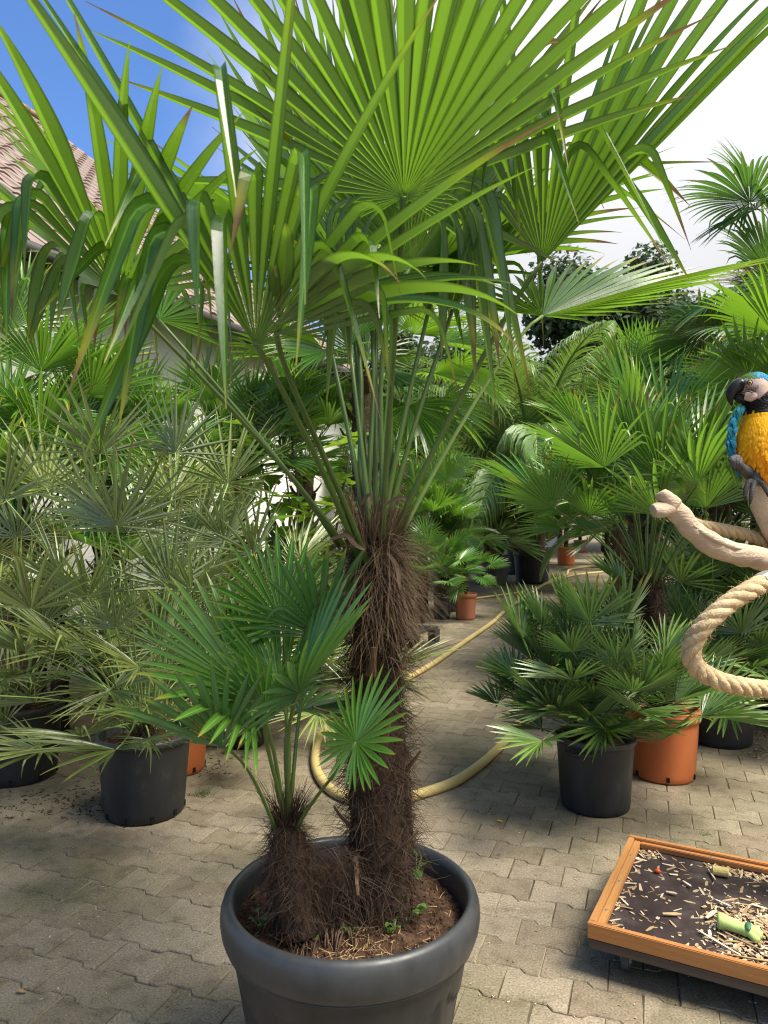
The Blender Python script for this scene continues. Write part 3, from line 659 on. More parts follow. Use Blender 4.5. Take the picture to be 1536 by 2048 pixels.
broad_tree('round dark tree closing the gap between the shed and the tall tree', gx(1040, 33), 8.4, 3.0, 16000, 4)
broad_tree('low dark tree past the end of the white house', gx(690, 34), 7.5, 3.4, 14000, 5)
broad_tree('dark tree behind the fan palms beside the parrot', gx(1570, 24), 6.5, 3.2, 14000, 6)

# ------------------------------------------------------------------ the big pot and the two palms growing in it
PD = 1.80
pc = Vector(((702 - 768) / F * PD, PD, 0)); PH = .525
def panels(a, z, r):
    if r < .2 or z < .02: return 0.0
    k = (a * 9 / (2 * math.pi)) % 1.0; edge = min(k, 1 - k)
    lim = .385 - .055 * (1 - (2 * abs(k - .5)) ** 2)
    if z < lim: return -.007 if edge > .09 else -.0005
    return 0.0
big_pot = thing('plant_pot', pc, 'big round black plastic pot holding the shaggy trunk and its young palm', 'plant pot')
b = MB(); kk = 180; prof = [(.20, .004), (.205, 0), (.212, .012)]
for i in range(1, 29): prof.append((.212 + (.284 - .212) * ((.012 + .408 * i / 28) / .42), .012 + .408 * i / 28))
prof += [(.287, .428), (.288, .44), (.287, .50), (.279, .50), (.276, .43), (.205, .02), (.0001, .02)]
b.lathe(prof, kk, (0, 0, 0), panels); body = obj('body', b.mesh('pot_body', M['black'], True), big_pot, Matrix.Translation(pc))
b = MB(); b.lathe([(.286, .438), (.297, .434), (.303, .440), (.3085, .456), (.3115, .478), (.3105, .500), (.305, .516), (.297, .5245), (.288, .5255), (.281, .519), (.2775, .505), (.276, .48), (.272, .43)], 120)
obj('rim', b.mesh('pot_rim', M['black_rim'], True), big_pot, Matrix.Translation(pc))
b = MB(); b.lathe([(.290, .4365), (.2965, .4335), (.2985, .4300), (.2925, .4290), (.287, .4325)], 120)
obj('seam', b.mesh('pot_seam', M['black_rim'], True), big_pot, Matrix.Translation(pc))
SZ = .462
def soil_h(x, y): return SZ + .016 * noise.noise((x * 9, y * 9, 1.3)) + .010 * noise.noise((x * 30, y * 30, 4.1)) + .007 * noise.noise((x * 80, y * 80, 9)) + .03 * math.exp(-((x + .01) ** 2 + (y) ** 2) / .018)
V = []; nr_, na_ = 40, 110
for i in range(nr_ + 1):
    for j in range(na_):
        a = 2 * math.pi * j / na_; r = .274 * i / nr_ + .0003; x, y = r * math.cos(a), r * math.sin(a); V.append((x, y, soil_h(x, y)))
Fc = [[i * na_ + j, i * na_ + (j + 1) % na_, (i + 1) * na_ + (j + 1) % na_, (i + 1) * na_ + j] for i in range(nr_) for j in range(na_)]
soil = obj('soil', mesh('soil', V, [f[::-1] for f in Fc], M['soil'], True), big_pot, Matrix.Translation(pc))
# loose crumbs, straw and bits on the soil
rg = random.Random(11); b = MB()
for i in range(1500):
    a = rg.uniform(0, 6.283); r = .268 * math.sqrt(rg.random()); x, y = r * math.cos(a), r * math.sin(a); s = rg.uniform(.0015, .006)
    c = Vector((x, y, soil_h(x, y) + s * .4)); ax = [Vector((rg.gauss(0, 1), rg.gauss(0, 1), rg.gauss(0, .6))).normalized() * s * rg.uniform(.5, 1.4) for _ in range(3)]
    b.add([c + ax[0], c + ax[1], c - ax[0], c - ax[1], c + ax[2], c - ax[2]], [[0, 1, 4], [1, 2, 4], [2, 3, 4], [3, 0, 4], [1, 0, 5], [2, 1, 5], [3, 2, 5], [0, 3, 5]])
o = obj('crumb_litter', b.mesh('crumb_litter', M['soil']), soil, Matrix.Translation(pc)); o["kind"] = 'stuff'
M['straw'] = nmat('straw', [(0.14, 0.075, 0.03), (0.32, 0.21, 0.10), (0.48, 0.36, 0.20)], 30, .8, 0)
an = []
for i in range(420):
    a = rg.uniform(0, 6.283); r = .26 * math.sqrt(rg.random()); front = rg.random() < .6
    if front: a = rg.gauss(-1.45, .5); r = rg.uniform(.10, .255)
    x, y = r * math.cos(a), r * math.sin(a)
    an.append((pc + Vector((x, y, soil_h(x, y) + .004)), Vector((rg.gauss(0, 1), rg.gauss(0, 1), rg.uniform(0, .25))), rg.uniform(.015, .05), rg.uniform(0, .5), rg.uniform(0, .8)))
o = hair('straw_litter', soil, an, M['straw'], .0010, 4, rg)

hero = thing('windmill_palm', pc + UP * SZ, 'tall windmill palm with shaggy dark trunk and big arching fans in the big pot', 'palm')
HD = 1.78
path = [P(758, 1870, HD), P(762, 1720, HD), P(760, 1580, HD), P(752, 1440, HD), P(750, 1300, HD), P(748, 1180, HD), P(748, 1075, HD)]
rads = [.088, .086, .084, .070, .060, .056, .050]
tr, tpts, trr = fibre_trunk(hero, path, rads, random.Random(5), 6000, (.04, .11), width=.0009)
rg = random.Random(21)
def trunk_at(py):
    t = max(0, min(1, (1870 - py) / (1870 - 1075))); k = min(int(t * 25), 24); return tpts[k], trr[k]
# long pale threads round the crown and the skirt of hair on the right of the trunk
an = []
for i in range(1500):
    py = rg.gauss(1180, 75); p, r = trunk_at(py); a = rg.uniform(0, 6.283)
    if rg.random() < .4: a = rg.gauss(-.35, .6)
    out = Vector((math.cos(a), math.sin(a), 0)); tg = Vector((-math.sin(a), math.cos(a), 0))
    an.append((p + out * r * .8 + UP * rg.uniform(-.02, .02), out * rg.uniform(.3, 1.0) + tg * rg.gauss(0, .5) + UP * rg.uniform(-.4, .8), rg.uniform(.07, .20), rg.uniform(.9, 2.2), rg.uniform(.1, .7)))
hair('pale_fibre', tr, an, M['fibre_tan'], .0008, 8, rg)
an = []
for i in range(520):   # ragged dry sheaths standing between the leaf stalks
    a = rg.uniform(0, 6.283); out = Vector((math.cos(a), math.sin(a), 0)); p, r = trunk_at(1120)
    an.append((p + out * rg.uniform(.2, 1.0) * r + UP * rg.uniform(-.03, .04), UP * 1.4 + out * rg.uniform(.05, .6) + Vector((rg.gauss(0, .25), rg.gauss(0, .25), 0)), rg.uniform(.05, .17), rg.uniform(0, .5), rg.uniform(0, .6)))
hair('crown_fibre', tr, an, M['fibre_tan'], .0022, 5, rg)
def sheath(pts, w, mt, name='leaf_sheath', par=None):
    b = MB(); pts = smooth_path(pts, 10); V = []
    for i, p in enumerate(pts):
        t = (pts[min(i + 1, 9)] - pts[max(i - 1, 0)]).normalized(); s = t.cross(Vector((0, -1, .2))).normalized(); ww = w * math.sin(math.pi * (.12 + .80 * i / 9)) ** .8
        nrm = s.cross(t)
        V += [p - s * ww + nrm * ww * .35, p, p + s * ww + nrm * ww * .35]
    b.add(V, [[i * 3 + j, i * 3 + j + 1, i * 3 + j + 4, i * 3 + j + 3] for i in range(9) for j in range(2)])
    return obj(name, b.mesh(name, M[mt], True), par)
for q in ([(706, 1065), (700, 1010), (690, 985)], [(722, 1010), (738, 990), (745, 1010)], [(690, 1060), (705, 1085), (730, 1100)], [(770, 1010), (800, 995), (812, 1002)], [(660, 1080), (690, 1070), (715, 1090)], [(775, 1105), (795, 1135), (800, 1180)]):
    sheath([P(x, y, HD - .09 - .01 * i) for i, (x, y) in enumerate(q)], .005, 'fibre_tan', par=tr)
# woven sheath patch and old cut stalk stubs
for (x0, y0, x1, y1, r0, dd) in ((665, 1425, 625, 1413, .010, -.05), (785, 1710, 838, 1660, .011, -.085), (712, 1735, 716, 1790, .008, -.09), (790, 1360, 812, 1310, .011, -.07), (745, 1335, 748, 1295, .014, -.085), (800, 1260, 812, 1215, .011, -.06), (690, 1500, 672, 1470, .010, -.06), (820, 1530, 842, 1500, .009, -.03), (690, 1640, 668, 1612, .010, -.05), (770, 1480, 778, 1440, .012, -.09)):
    a, c = P(x0, y0, HD + dd), P(x1, y1, HD + dd - .035)
    b = MB(); b.tube([a + (a - c) * .4, a, a.lerp(c, .6) + Vector((0, -.006, 0)), c], [r0 * .9, r0 * .75, r0 * .6, r0 * .45], 7, flat=.5)
    obj('stalk_stub', b.mesh('stalk_stub', M['stub'], False), tr)
# roots between the two trunks
for i in range(26):
    x = rg.uniform(600, 700); y = rg.uniform(1800, 1850); a = P(x, y - 12, HD - .10 + rg.uniform(-.02, .02)); z = soil_h(a.x - pc.x, a.y - pc.y)
    a.z = z + rg.uniform(.015, .04); c = a + Vector((rg.gauss(0, .012), rg.uniform(-.05, -.02), 0)); c.z = soil_h(c.x - pc.x, c.y - pc.y)
    b = MB(); b.tube(smooth_path([a, a.lerp(c, .5) + UP * .008, c], 6), [.0022, .0024, .0022, .002, .0016, .0012], 6); obj('root', b.mesh('root', M['stub'], True), tr)

crown = P(748, 1095, HD)
def hero_frond(hub, tip, R=None, roll=0, base=None, r0=.0095, r1=.0062, seed=0, kind='trachy', parent=None, arch=.3, start=None, pm='petiole', **kw):
    parent = parent or hero
    ax = tip - hub; R = R or ax.length
    Mw = frame(hub, ax, math.radians(roll))
    g = Mw.to_3x3().inverted() @ Vector((0, 0, -1))
    a = dict(n=40, A=120, split=.52, fold=.35, grav=.35, kinkp=.12, droopside=.4, burn=.45, steps=28, kink_t=(.45, .8), wid=1.0, pleat=.9, kstep=.5, sway=.16); a.update(kw)
    v, f, c = fan_blade(R, g=tuple(g), seed=seed, **a)
    me = mesh('fan_blade', v, f, M[kind], attr={'leaf': c})
    return frond(parent, me, Mw, base if base is not None else crown, r0, r1, pm, arch=arch, start=start)
def cb(px, py, dd=0.0): return P(px, py, HD + dd)
# front centre fan, seen from below and lit through
hero_frond(P(808, 393, 1.50), P(850, -300, 1.04), .72, base=cb(762, 1120, -.03), seed=1, A=128, n=42, kinkp=.05, droopside=.0, grav=.15, split=.42, fold=.25, side=.45, kang=78, kearly=(.12, .26), kink_t=(.55, .8), arch=.15)
# left fan reaching towards the camera, half folded, tips hanging
hero_frond(P(512, 690, 1.42), P(120, 170, 0.98), .74, roll=-20, base=cb(722, 1125, -.05), seed=2, A=(-92, 30), n=26, kinkp=.42, droopside=.35, grav=.25, fold=.9, split=.45, kink_t=(.3, .62), arch=.12)
# back left fan, upper side to the light
hero_frond(P(720, 580, 2.02), P(450, 130, 1.98), .78, roll=12, base=cb(735, 1080, .05), seed=3, A=84, n=34, kinkp=.03, droopside=.15, grav=.14, fold=.28, split=.5, arch=.2)
# back fan standing upright
hero_frond(P(700, 500, 2.12), P(690, -20, 2.05), .74, roll=-8, base=cb(745, 1070, .07), seed=4, A=72, n=30, kinkp=.0, droopside=.05, grav=.08, fold=.3, split=.45)
# right fan behind the front one
hero_frond(P(820, 535, 1.86), P(1150, 50, 1.74), .78, roll=-6, base=cb(762, 1080, .03), seed=5, A=92, n=38, kinkp=.06, droopside=.25, grav=.15, fold=.35, split=.58, burn=.8, kink_t=(.75, .92))
# far right fan seen edge on, tips hanging
hero_frond(P(1085, 525, 1.72), P(1480, 130, 1.46), .76, roll=15, base=cb(782, 1085, -.02), seed=6, A=(-80, 80), n=34, kinkp=.40, droopside=.5, grav=.25, fold=1.05, split=.42, kink_t=(.28, .6), arch=.1)
# low right fan spread flat
hero_frond(P(1085, 632, 1.92), P(1420, 540, 2.05), .58, roll=18, base=cb(790, 1095, .03), seed=7, A=105, n=42, kinkp=.02, droopside=.1, grav=.12, fold=.22, split=.5, pm='petiole_pale', arch=.1)
# left low dark fan, tips hanging in front of the house
hero_frond(P(238, 590, 1.55), P(-30, 360, 1.32), .60, roll=-10, base=cb(705, 1115, -.03), seed=8, A=100, n=36, kinkp=.35, droopside=.5, grav=.4, fold=.5, kink_t=(.35, .65), arch=.08)
hero_frond(P(318, 640, 1.72), P(60, 330, 1.85), .64, roll=10, base=cb(680, 1095, .02), seed=9, A=95, n=36, kinkp=.2, droopside=.5, grav=.35, fold=.4, kink_t=(.4, .7), arch=.08)
# dark fans at the back
hero_frond(P(876, 530, 2.08), P(1200, 470, 2.35), .66, roll=0, base=cb(775, 1075, .06), seed=10, A=110, n=38, kinkp=.05, droopside=.3, grav=.3, fold=.3, arch=.3)
hero_frond(P(640, 560, 2.10), P(380, 440, 2.30), .66, roll=0, base=cb(725, 1075, .06), seed=12, A=110, n=38, kinkp=.05, droopside=.3, grav=.3, fold=.3)
hero_frond(P(760, 560, 2.25), P(790, 330, 2.75), .66, roll=5, base=cb(750, 1070, .09), seed=13, A=110, n=38, kinkp=.05, droopside=.4, grav=.4, fold=.3)
# short-stalked fan drooping to the right in front of the stalks
hero_frond(P(560, 650, 1.45), P(760, 600, 1.36), .50, roll=10, base=cb(732, 1125, -.06), seed=14, A=62, n=12, kinkp=.15, droopside=.3, grav=1.1, fold=.5, split=.35, kink_t=(.3, .6), wid=1.15, arch=.1)
# slim new spears and stalks whose fans are hidden in the crown
for i, (x, y, dd, R_s) in enumerate(((650, 640, .05, .42), (700, 690, .02, .40), (860, 610, .08, .45), (905, 620, .10, .45))):
    hero_frond(P(x, y, HD + dd + .15), P(x + (x - 745) * .55, y - 260, HD + dd + .35), R_s, base=cb(748 + (x - 748) * .12, 1080, dd * .5), seed=30 + i, A=60, n=22, kinkp=.0, droopside=.1, grav=.1, fold=.5, split=.6)

# young palm at the foot of the trunk
yp = thing('young_palm', pc + UP * SZ + Vector((-.12, -.06, 0)), 'young palm with glossy dark green fans beside the shaggy trunk', 'palm')
YD = 1.70
ytr, yp_pts, yp_r = fibre_trunk(yp, [P(598, 1865, YD - .01), P(588, 1780, YD), P(578, 1700, YD), P(572, 1640, YD)], [.062, .058, .050, .028], random.Random(9), 1900, (.025, .07), width=.00075)
an = []
for i in range(360):
    a = rg.uniform(0, 6.283); out = Vector((math.cos(a), math.sin(a), 0))
    an.append((P(575, 1650, YD) + out * rg.uniform(0, .03), UP * 1.3 + out * rg.uniform(.1, .8), rg.uniform(.03, .12), rg.uniform(0, .4), rg.uniform(0, .6)))
hair('crown_fibre', ytr, an, M['fibre'], .0011, 5, rg)
an = []
for i in range(900):   # matted hair bridging the two trunks
    p = P(rg.uniform(560, 720), rg.uniform(1690, 1850), HD - .09 + rg.uniform(-.02, .03)); an.append((p, Vector((rg.gauss(.3, .6), -.2, rg.gauss(-.6, .5))), rg.uniform(.04, .11), rg.uniform(.3, 1.2), rg.uniform(.2, .9)))
hair('matted_fibre', ytr, an, M['fibre'], .0009, 6, rg)
b = MB(); b.tube(smooth_path([P(640, 1870, HD - .06), P(645, 1800, HD - .05), P(655, 1740, HD - .03)], 8), [.055, .052, .048, .044, .040, .034, .026, .012], 12, rough=.15, rng=rg); obj('root_mound', b.mesh('root_mound', M['bark'], True), ytr)
yc = P(575, 1665, YD)
Y = dict(kind='young', parent=yp, n=24, pleat=.8, kinkp=0, droopside=.05, grav=.18, burn=.0, split=.46, wid=1.0, taper=3.2, fold=.25, r0=.0065, r1=.0042, steps=12)
def yf(hub, tip, R, base=None, **k):
    a = dict(Y); a.update(k); hero_frond(hub, tip, R, base=base if base is not None else yc, **a)
yf(P(444, 1494, 1.55), P(225, 1420, 1.38), .26, seed=41, A=95, fold=.6, roll=25, arch=.25, base=P(560, 1680, YD))
yf(P(500, 1388, 1.66), P(335, 1270, 1.60), .335, seed=42, A=100, roll=-30, arch=.2)
yf(P(598, 1388, 1.60), P(735, 1215, 1.50), .30, seed=43, A=95, roll=30, fold=.5, arch=.2)
yf(P(565, 1247, 1.80), P(545, 1100, 1.84), .235, seed=44, A=110, roll=0, arch=.2)
yf(P(712, 1484, 1.52), P(772, 1345, 1.56), .162, seed=45, A=165, roll=0, n=30, fold=.05, side=.55, arch=.15, base=P(592, 1660, YD - .02), grav=.1)
yf(P(640, 1270, 1.78), P(725, 1120, 1.70), .27, seed=46, A=100, roll=-15)
yf(P(560, 1390, 1.72), P(470, 1190, 1.80), .26, seed=47, A=90, roll=10)
yf(P(600, 1420, 1.80), P(690, 1400, 1.92), .22, seed=48, A=110)
yf(P(530, 1420, 1.58), P(560, 1330, 1.45), .20, seed=49, A=95, fold=.5)

# small weeds in the big pot
LEAFM = {}
def small_leaf(ln, w):
    key = (ln, w)
    if key not in LEAFM:
        V = []; C = []
        for i in range(6):
            t = i / 5; ww = w * math.sin(math.pi * (.06 + .90 * t)) ** .8; z = .25 * ln * math.sin(t * 2.2) - .1 * ln * t
            V += [(-ww, t * ln, z + ww * .3), (0, t * ln, z), (ww, t * ln, z + ww * .3)]; C += [(.3 + .3 * t, .5, 0)] * 3
        LEAFM[key] = mesh('leaf', V, [[i * 3 + j, i * 3 + j + 1, i * 3 + j + 4, i * 3 + j + 3] for i in range(5) for j in range(2)], M['broad'], True, {'leaf': C})
    return LEAFM[key]
def weed(label, loc, n, ln, w, hgt, seed, group=None):
    rw = random.Random(seed); th = thing('weed', loc, label, 'weed', group); b = MB()
    for i in range(n):
        a = rw.uniform(0, 6.283); l = hgt * rw.uniform(.4, 1); tip = Vector(loc) + Vector((math.cos(a) * l * .6, math.sin(a) * l * .6, l))
        b.tube(smooth_path([loc, Vector(loc).lerp(tip, .5) + UP * l * .1, tip], 5), [.0012] * 5, 5)
        Mw = Matrix.Translation(tip) @ Matrix.Rotation(a - math.pi / 2, 4, 'Z') @ Matrix.Rotation(rw.uniform(-.5, .2), 4, 'X') @ Matrix.Scale(rw.uniform(.6, 1.1), 4)
        obj('leaf', small_leaf(ln, w), th, Mw)
    obj('stem', b.mesh('stem', M['petiole_pale'], True), th); return th
def on_soil(px, py):
    p = G(px, py, SZ); p.z = soil_h(p.x - pc.x, p.y - pc.y) - .002; return p
weed('broad-leaved weed growing behind the shaggy trunk in the big pot', on_soil(832, 1752), 5, .045, .016, .045, 1)
weed('leafy weed beside the root mat at the front of the big pot', on_soil(815, 1855), 7, .028, .011, .05, 2)
weed('small pale green seedling at the front rim of the big pot', on_soil(790, 1875), 7, .016, .007, .03, 3)
weed('creeping seedlings below the young palm on the soil', on_soil(520, 1855), 12, .012, .006, .045, 4)
weed('single round-leaved sprout beside the curled dry leaf', on_soil(632, 1885), 2, .020, .011, .015, 5)
weed('tiny clover-like weed on the soil past the shaggy trunk', on_soil(880, 1725), 4, .012, .006, .015, 6)
weed('thin seedling standing between the dry straw and front rim', on_soil(700, 1885), 5, .014, .005, .03, 7)
dl = thing('dry_leaf', on_soil(610, 1865), 'curled brown dry leaf lying on the soil of the big pot', 'leaf')
b = MB(); V = []
for i in range(7):
    for j in range(7):
        u, v = i / 6, j / 6 - .5; V.append(WM[dl].translation + Vector((-.035 + .085 * u, v * .05 * u + .0, .008 + .018 * abs(v) * 2 * u + .012 * u)))
b.add(V, [[i * 7 + j, i * 7 + j + 1, (i + 1) * 7 + j + 1, (i + 1) * 7 + j] for i in range(6) for j in range(6)]); obj('blade', b.mesh('dry_leaf', M['stub'], True), dl)

# ------------------------------------------------------------------ potted palms on the left
def gc(px, by, r_bot): d = H * F / (by - 1024) + r_bot; return Vector(((px - 768) / F * d, d, 0))
c = gc(289, 1655, .185)
pot('plant_pot', 'black pot under the tall silvery fan palm, drain slots along its foot', c, .232, .185, .385, 'black', .016, .035, holes=10, handles=.35)
ex = [(P(200, 908, 3.5), P(215, 760, 3.3), .46, 10), (P(351, 905, 3.55), P(345, 790, 3.5), .38, -10), (P(257, 1065, 3.25), P(262, 930, 3.0), .50, 0),
      (P(175, 1197, 3.2), P(120, 1090, 2.9), .42, 0), (P(128, 1296, 3.15), P(20, 1250, 2.9), .40, -20), (P(164, 1473, 3.05), P(60, 1500, 2.75), .37, 10),
      (P(449, 1083, 3.4), P(480, 980, 3.3), .36, 10), (P(456, 968, 3.6), P(500, 850, 3.7), .42, 30), (P(383, 1183, 3.25), P(440, 1090, 3.0), .36, 0),
      (P(85, 1250, 3.3), P(20, 1160, 3.1), .36, 0), (P(232, 1256, 3.1), P(215, 1160, 2.95), .26, 0), (P(300, 1480, 3.25), P(310, 1530, 3.0), .22, 0), (P(250, 1440, 3.2), P(190, 1420, 2.95), .26, 0)]
auto_fan_palm('fan_palm', 'tall silvery green fan palm with many thin stalks in the slotted black pot', c + UP * .34, .10, .05, 40, (.35, 1.35), (.30, .46), 'cham', (88, 8), None, seed=3, hairs=300, pr=(.006, .0035), spread=.12, explicit=ex, pm='petiole_pale', axis_drop=(5, 35))
c = gc(38, 1578, .19)
pot('plant_pot', 'black pot in shade beside the slotted pot, under spiky silvery fans', c, .235, .19, .40, 'black', .016, .035, holes=8)
auto_fan_palm('fan_palm', 'silvery fan palm in the shaded black pot by the thick ringed trunk', c + UP * .36, .10, .05, 32, (.3, 1.15), (.28, .44), 'cham', (88, 5), None, seed=8, hairs=200, pr=(.006, .0035), spread=.12, pm='petiole_pale')
c = gc(361, 1556, .13)
pot('plant_pot', 'bright orange pot half hidden behind the slotted black pot', c, .165, .13, .34, 'orange', .013, .04, holes=6)
auto_fan_palm('fan_palm', 'slim fan palm rising out of the half hidden orange pot', c + UP * .30, .12, .04, 26, (.4, 1.2), (.26, .40), 'cham', (88, 15), None, seed=14, hairs=150, pr=(.005, .003), spread=.08)
c = gc(491, 1500, .11)
pot('plant_pot', 'small grey-rimmed black pot behind the young palm', c, .142, .115, .24, 'black', .012, .03, holes=6)
auto_fan_palm('fan_palm', 'bushy fan palm in the small grey-rimmed black pot', c + UP * .20, .08, .03, 24, (.3, 1.0), (.24, .36), 'cham', (85, 15), None, seed=17, hairs=100, pr=(.005, .003), spread=.06)
auto_fan_palm('fan_palm', 'thick ringed trunk with fan leaves behind the shaded black pot', gx(40, 4.75), 1.25, .17, 26, (.4, .9), (.40, .55), 'bright', (85, 8), None, seed=20, trunk='tan', hairs=0)
auto_fan_palm('fan_palm', 'yellow-green fan palm against the white wall behind the silvery palms', gx(215, 5.4), 1.55, .10, 26, (.4, .8), (.40, .55), 'bright', (85, 8), None, seed=22, trunk='tan', hairs=300)
auto_fan_palm('fan_palm', 'tall silvery fan palm in the row behind the slotted pot', gx(120, 4.7), .9, .06, 30, (.4, 1.1), (.32, .48), 'cham', (88, -20), None, seed=23, hairs=200, pm='petiole_pale', pr=(.006, .004))
auto_fan_palm('fan_palm', 'silvery fan palm between the orange pot and the white wall', gx(400, 4.9), .6, .06, 30, (.4, 1.2), (.32, .46), 'cham', (88, -10), None, seed=25, hairs=200, pm='petiole_pale', pr=(.006, .004))
auto_fan_palm('fan_palm', 'lime green fan palm behind the fig tree', gx(470, 6.3), 1.7, .10, 28, (.4, .85), (.42, .58), 'bright', (85, 8), None, seed=26, trunk='tan', hairs=200, explicit=[(P(572, 869, 5.9), P(585, 780, 5.7), .50, 0)])
auto_fan_palm('fan_palm', 'lime green fan palm near the far end of the white wall', gx(610, 7.4), 1.9, .10, 24, (.4, .85), (.45, .6), 'bright', (85, 8), None, seed=27, trunk='tan', hairs=200)
auto_fan_palm('fan_palm', 'low dark fan palm at the foot of the fig tree', gx(520, 5.0), .25, .05, 34, (.3, .8), (.30, .42), 'shrub', (85, 0), None, seed=28, hairs=100)
auto_fan_palm('fan_palm', 'dark bushy fan palm behind the small grey-rimmed pot', gx(630, 6.2), .35, .06, 34, (.3, .9), (.32, .44), 'shrub', (85, 0), None, seed=29, hairs=100)
auto_fan_palm('fan_palm', 'tall lime fan palm below the roof edge of the white house', gx(30, 5.0), 2.1, .11, 24, (.4, .8), (.5, .62), 'bright', (85, -25), None, seed=24, trunk='tan', hairs=100)
# tall palm with a tan trunk behind the big palm
auto_fan_palm('windmill_palm', 'tall tan-trunked windmill palm standing behind the shaggy one', gx(728, 6.2), 2.62, .115, 30, (.45, .8), (.50, .62), 'trachy', (85, -25), None, seed=31, trunk='tan', hairs=900, explicit=[(P(732, 720, 5.8), P(735, 600, 5.75), .58, 0)])
# fig tree with broad leaves
fg = gx(600, 5.3); fig = thing('fig_tree', fg, 'fig tree with broad lobed leaves between the fan palms', 'tree'); rg = random.Random(4); b = MB(); tips = []
for i in range(9):
    a = rg.uniform(0, 6.28); l = rg.uniform(1.1, 2.1); tp = fg + Vector((math.cos(a) * rg.uniform(.1, .5), math.sin(a) * .35, l)); pts = smooth_path([fg, fg.lerp(tp, .5) + Vector((rg.gauss(0, .05), rg.gauss(0, .05), 0)), tp], 8)
    b.tube(pts, list(np.linspace(.018, .006, 8)), 6); tips += pts[3:]
obj('trunk', b.mesh('trunk', M['tree_bark'], True), fig)
lob = [(0, 0), (.22, .05), (.42, .02), (.40, .25), (.30, .38), (.46, .55), (.40, .72), (.24, .62), (.16, .75), (.12, 1.0), (0, 1.12)]
V = [(0, .3, -.02)] + [(x, y, .06 * math.sin(y * 3) + .1 * x) for x, y in lob] + [(-x, y, .06 * math.sin(y * 3) + .1 * x) for x, y in lob[1:-1][::-1]]
flm = mesh('leaf', V, [[0, i, i % 20 + 1] for i in range(1, 21)], M['broad'], False, {'leaf': [(.4, .5, 0)] * len(V)})
for i in range(190):
    p = rg.choice(tips) + Vector((rg.gauss(0, .06), rg.gauss(0, .06), rg.gauss(0, .05))); a = rg.uniform(0, 6.28)
    obj('leaf', flm, fig, Matrix.Translation(p) @ Matrix.Rotation(a, 4, 'Z') @ Matrix.Rotation(rg.uniform(-.9, .3), 4, 'X') @ Matrix.Scale(rg.uniform(.11, .20), 4))

# ------------------------------------------------------------------ the path: pots, pallet and palms in the middle distance
c = gc(931, 1241, .125)
pot('plant_pot', 'small terracotta coloured pot standing alone at the path edge', c, .158, .125, .35, 'terra', .010, .055, holes=0)
auto_fan_palm('fan_palm', 'little fan palm on thin stems in the terracotta coloured pot', c + UP * .30, .30, .022, 17, (.25, .45), (.20, .28), 'young', (88, -10), None, seed=40, hairs=80, pr=(.005, .003), spread=.03)
c = gc(884, 1240, .11)
pot('plant_pot', 'small black pot just behind the pallet', c, .125, .11, .30, 'black', .010, .03, holes=0)
auto_fan_palm('fan_palm', 'young fan palm in the small black pot behind the pallet', c + UP * .26, .35, .02, 15, (.25, .5), (.20, .30), 'young', (88, -5), None, seed=41, hairs=60, pr=(.005, .003))
c = gc(893, 1225, .17)
pot('plant_pot', 'tall black pot behind the small one near the pallet', c, .21, .18, .52, 'black', .014, .04, holes=0)
pinnate_palm('feather_palm', 'feather palm with an orange-brown stub trunk in the tall black pot', 'palm', c + UP * .47, .42, .07, 14, .9, seed=42, m='pinnd', droop=.5, leaflet=.28, lw=.010, el=(80, 20), arch=(.5, .9))
auto_fan_palm('fan_palm', 'leafy young fan palms massed beside the pallet', gx(845, 9.6), .5, .03, 30, (.25, .7), (.24, .36), 'young', (88, 20), None, seed=43, hairs=60, pr=(.005, .003), spread=.3)
M['pallet'] = plastic('black_pallet', (0.018, 0.018, 0.018), (0.035, 0.034, 0.032), .5, 8, (0.13, 0.12, 0.10))
pa = G(819, 1308); pb = G(880, 1284); pdx = (pb - pa).normalized(); pdy = Vector((-pdx.y, pdx.x, 0))
pal = thing('pallet', pa, 'low black plastic pallet with a slatted top beside the path', 'pallet')
MP = Matrix.Identity(4)
for i in range(3): MP[i][0] = pdx[i]; MP[i][1] = pdy[i]; MP[i][2] = UP[i]
MP.translation = pb - pdx * 1.15
for j in range(9):
    b = MB(); b.box(0, 1.15, .02 + j * .088, .02 + j * .088 + .062, .150, .175, .004); obj('slat', b.mesh('slat', M['pallet']), pal, MP)
for j in range(3):
    b = MB(); b.box(.01, 1.14, j * .355, j * .355 + .09, 0, .022, .004); obj('runner', b.mesh('runner', M['pallet']), pal, MP)
    for k in range(3):
        b = MB(); b.box(.0 + k * .51, .13 + k * .51, j * .355, j * .355 + .09, .0225, .1495, .004); obj('block', b.mesh('block', M['pallet']), pal, MP)
c = gc(984, 1172, .29)
pot('plant_pot', 'wide weathered grey pot with dirt streaks beside the path', c, .355, .30, .58, 'grey', .025, .07, holes=0)
pinnate_palm('feather_palm', 'stubby feather palm with scaly brown leaf bases in the weathered grey pot', 'palm', c + UP * .52, .75, .16, 22, 1.5, seed=50, m='pinnd', droop=.6, leaflet=.40, lw=.014, el=(82, 8), arch=(.6, 1.1))
c = gc(1033, 1150, .2)
pot('plant_pot', 'dark pot wedged between the grey pot and the wide black one', c, .26, .20, .62, 'black', .018, .05, holes=0)
auto_fan_palm('fan_palm', 'fan palm with a fibrous trunk in the wedged dark pot', c + UP * .56, 1.1, .16, 18, (.5, .9), (.45, .6), 'trachy', (80, -10), None, seed=52, trunk='tan', hairs=200)
c = gc(1064, 1169, .31)
pot('plant_pot', 'wide black pot under the pale arching feather palm', c, .385, .32, .62, 'black', .022, .06, holes=0)
pinnate_palm('feather_palm', 'big feather palm with long pale drooping leaflets in the wide black pot', 'palm', c + UP * .55, 1.15, .26, 26, 4.4, seed=53, m='pinn', droop=3.2, leaflet=1.1, lw=.021, el=(86, 30), arch=(.75, 1.25), nl=70)
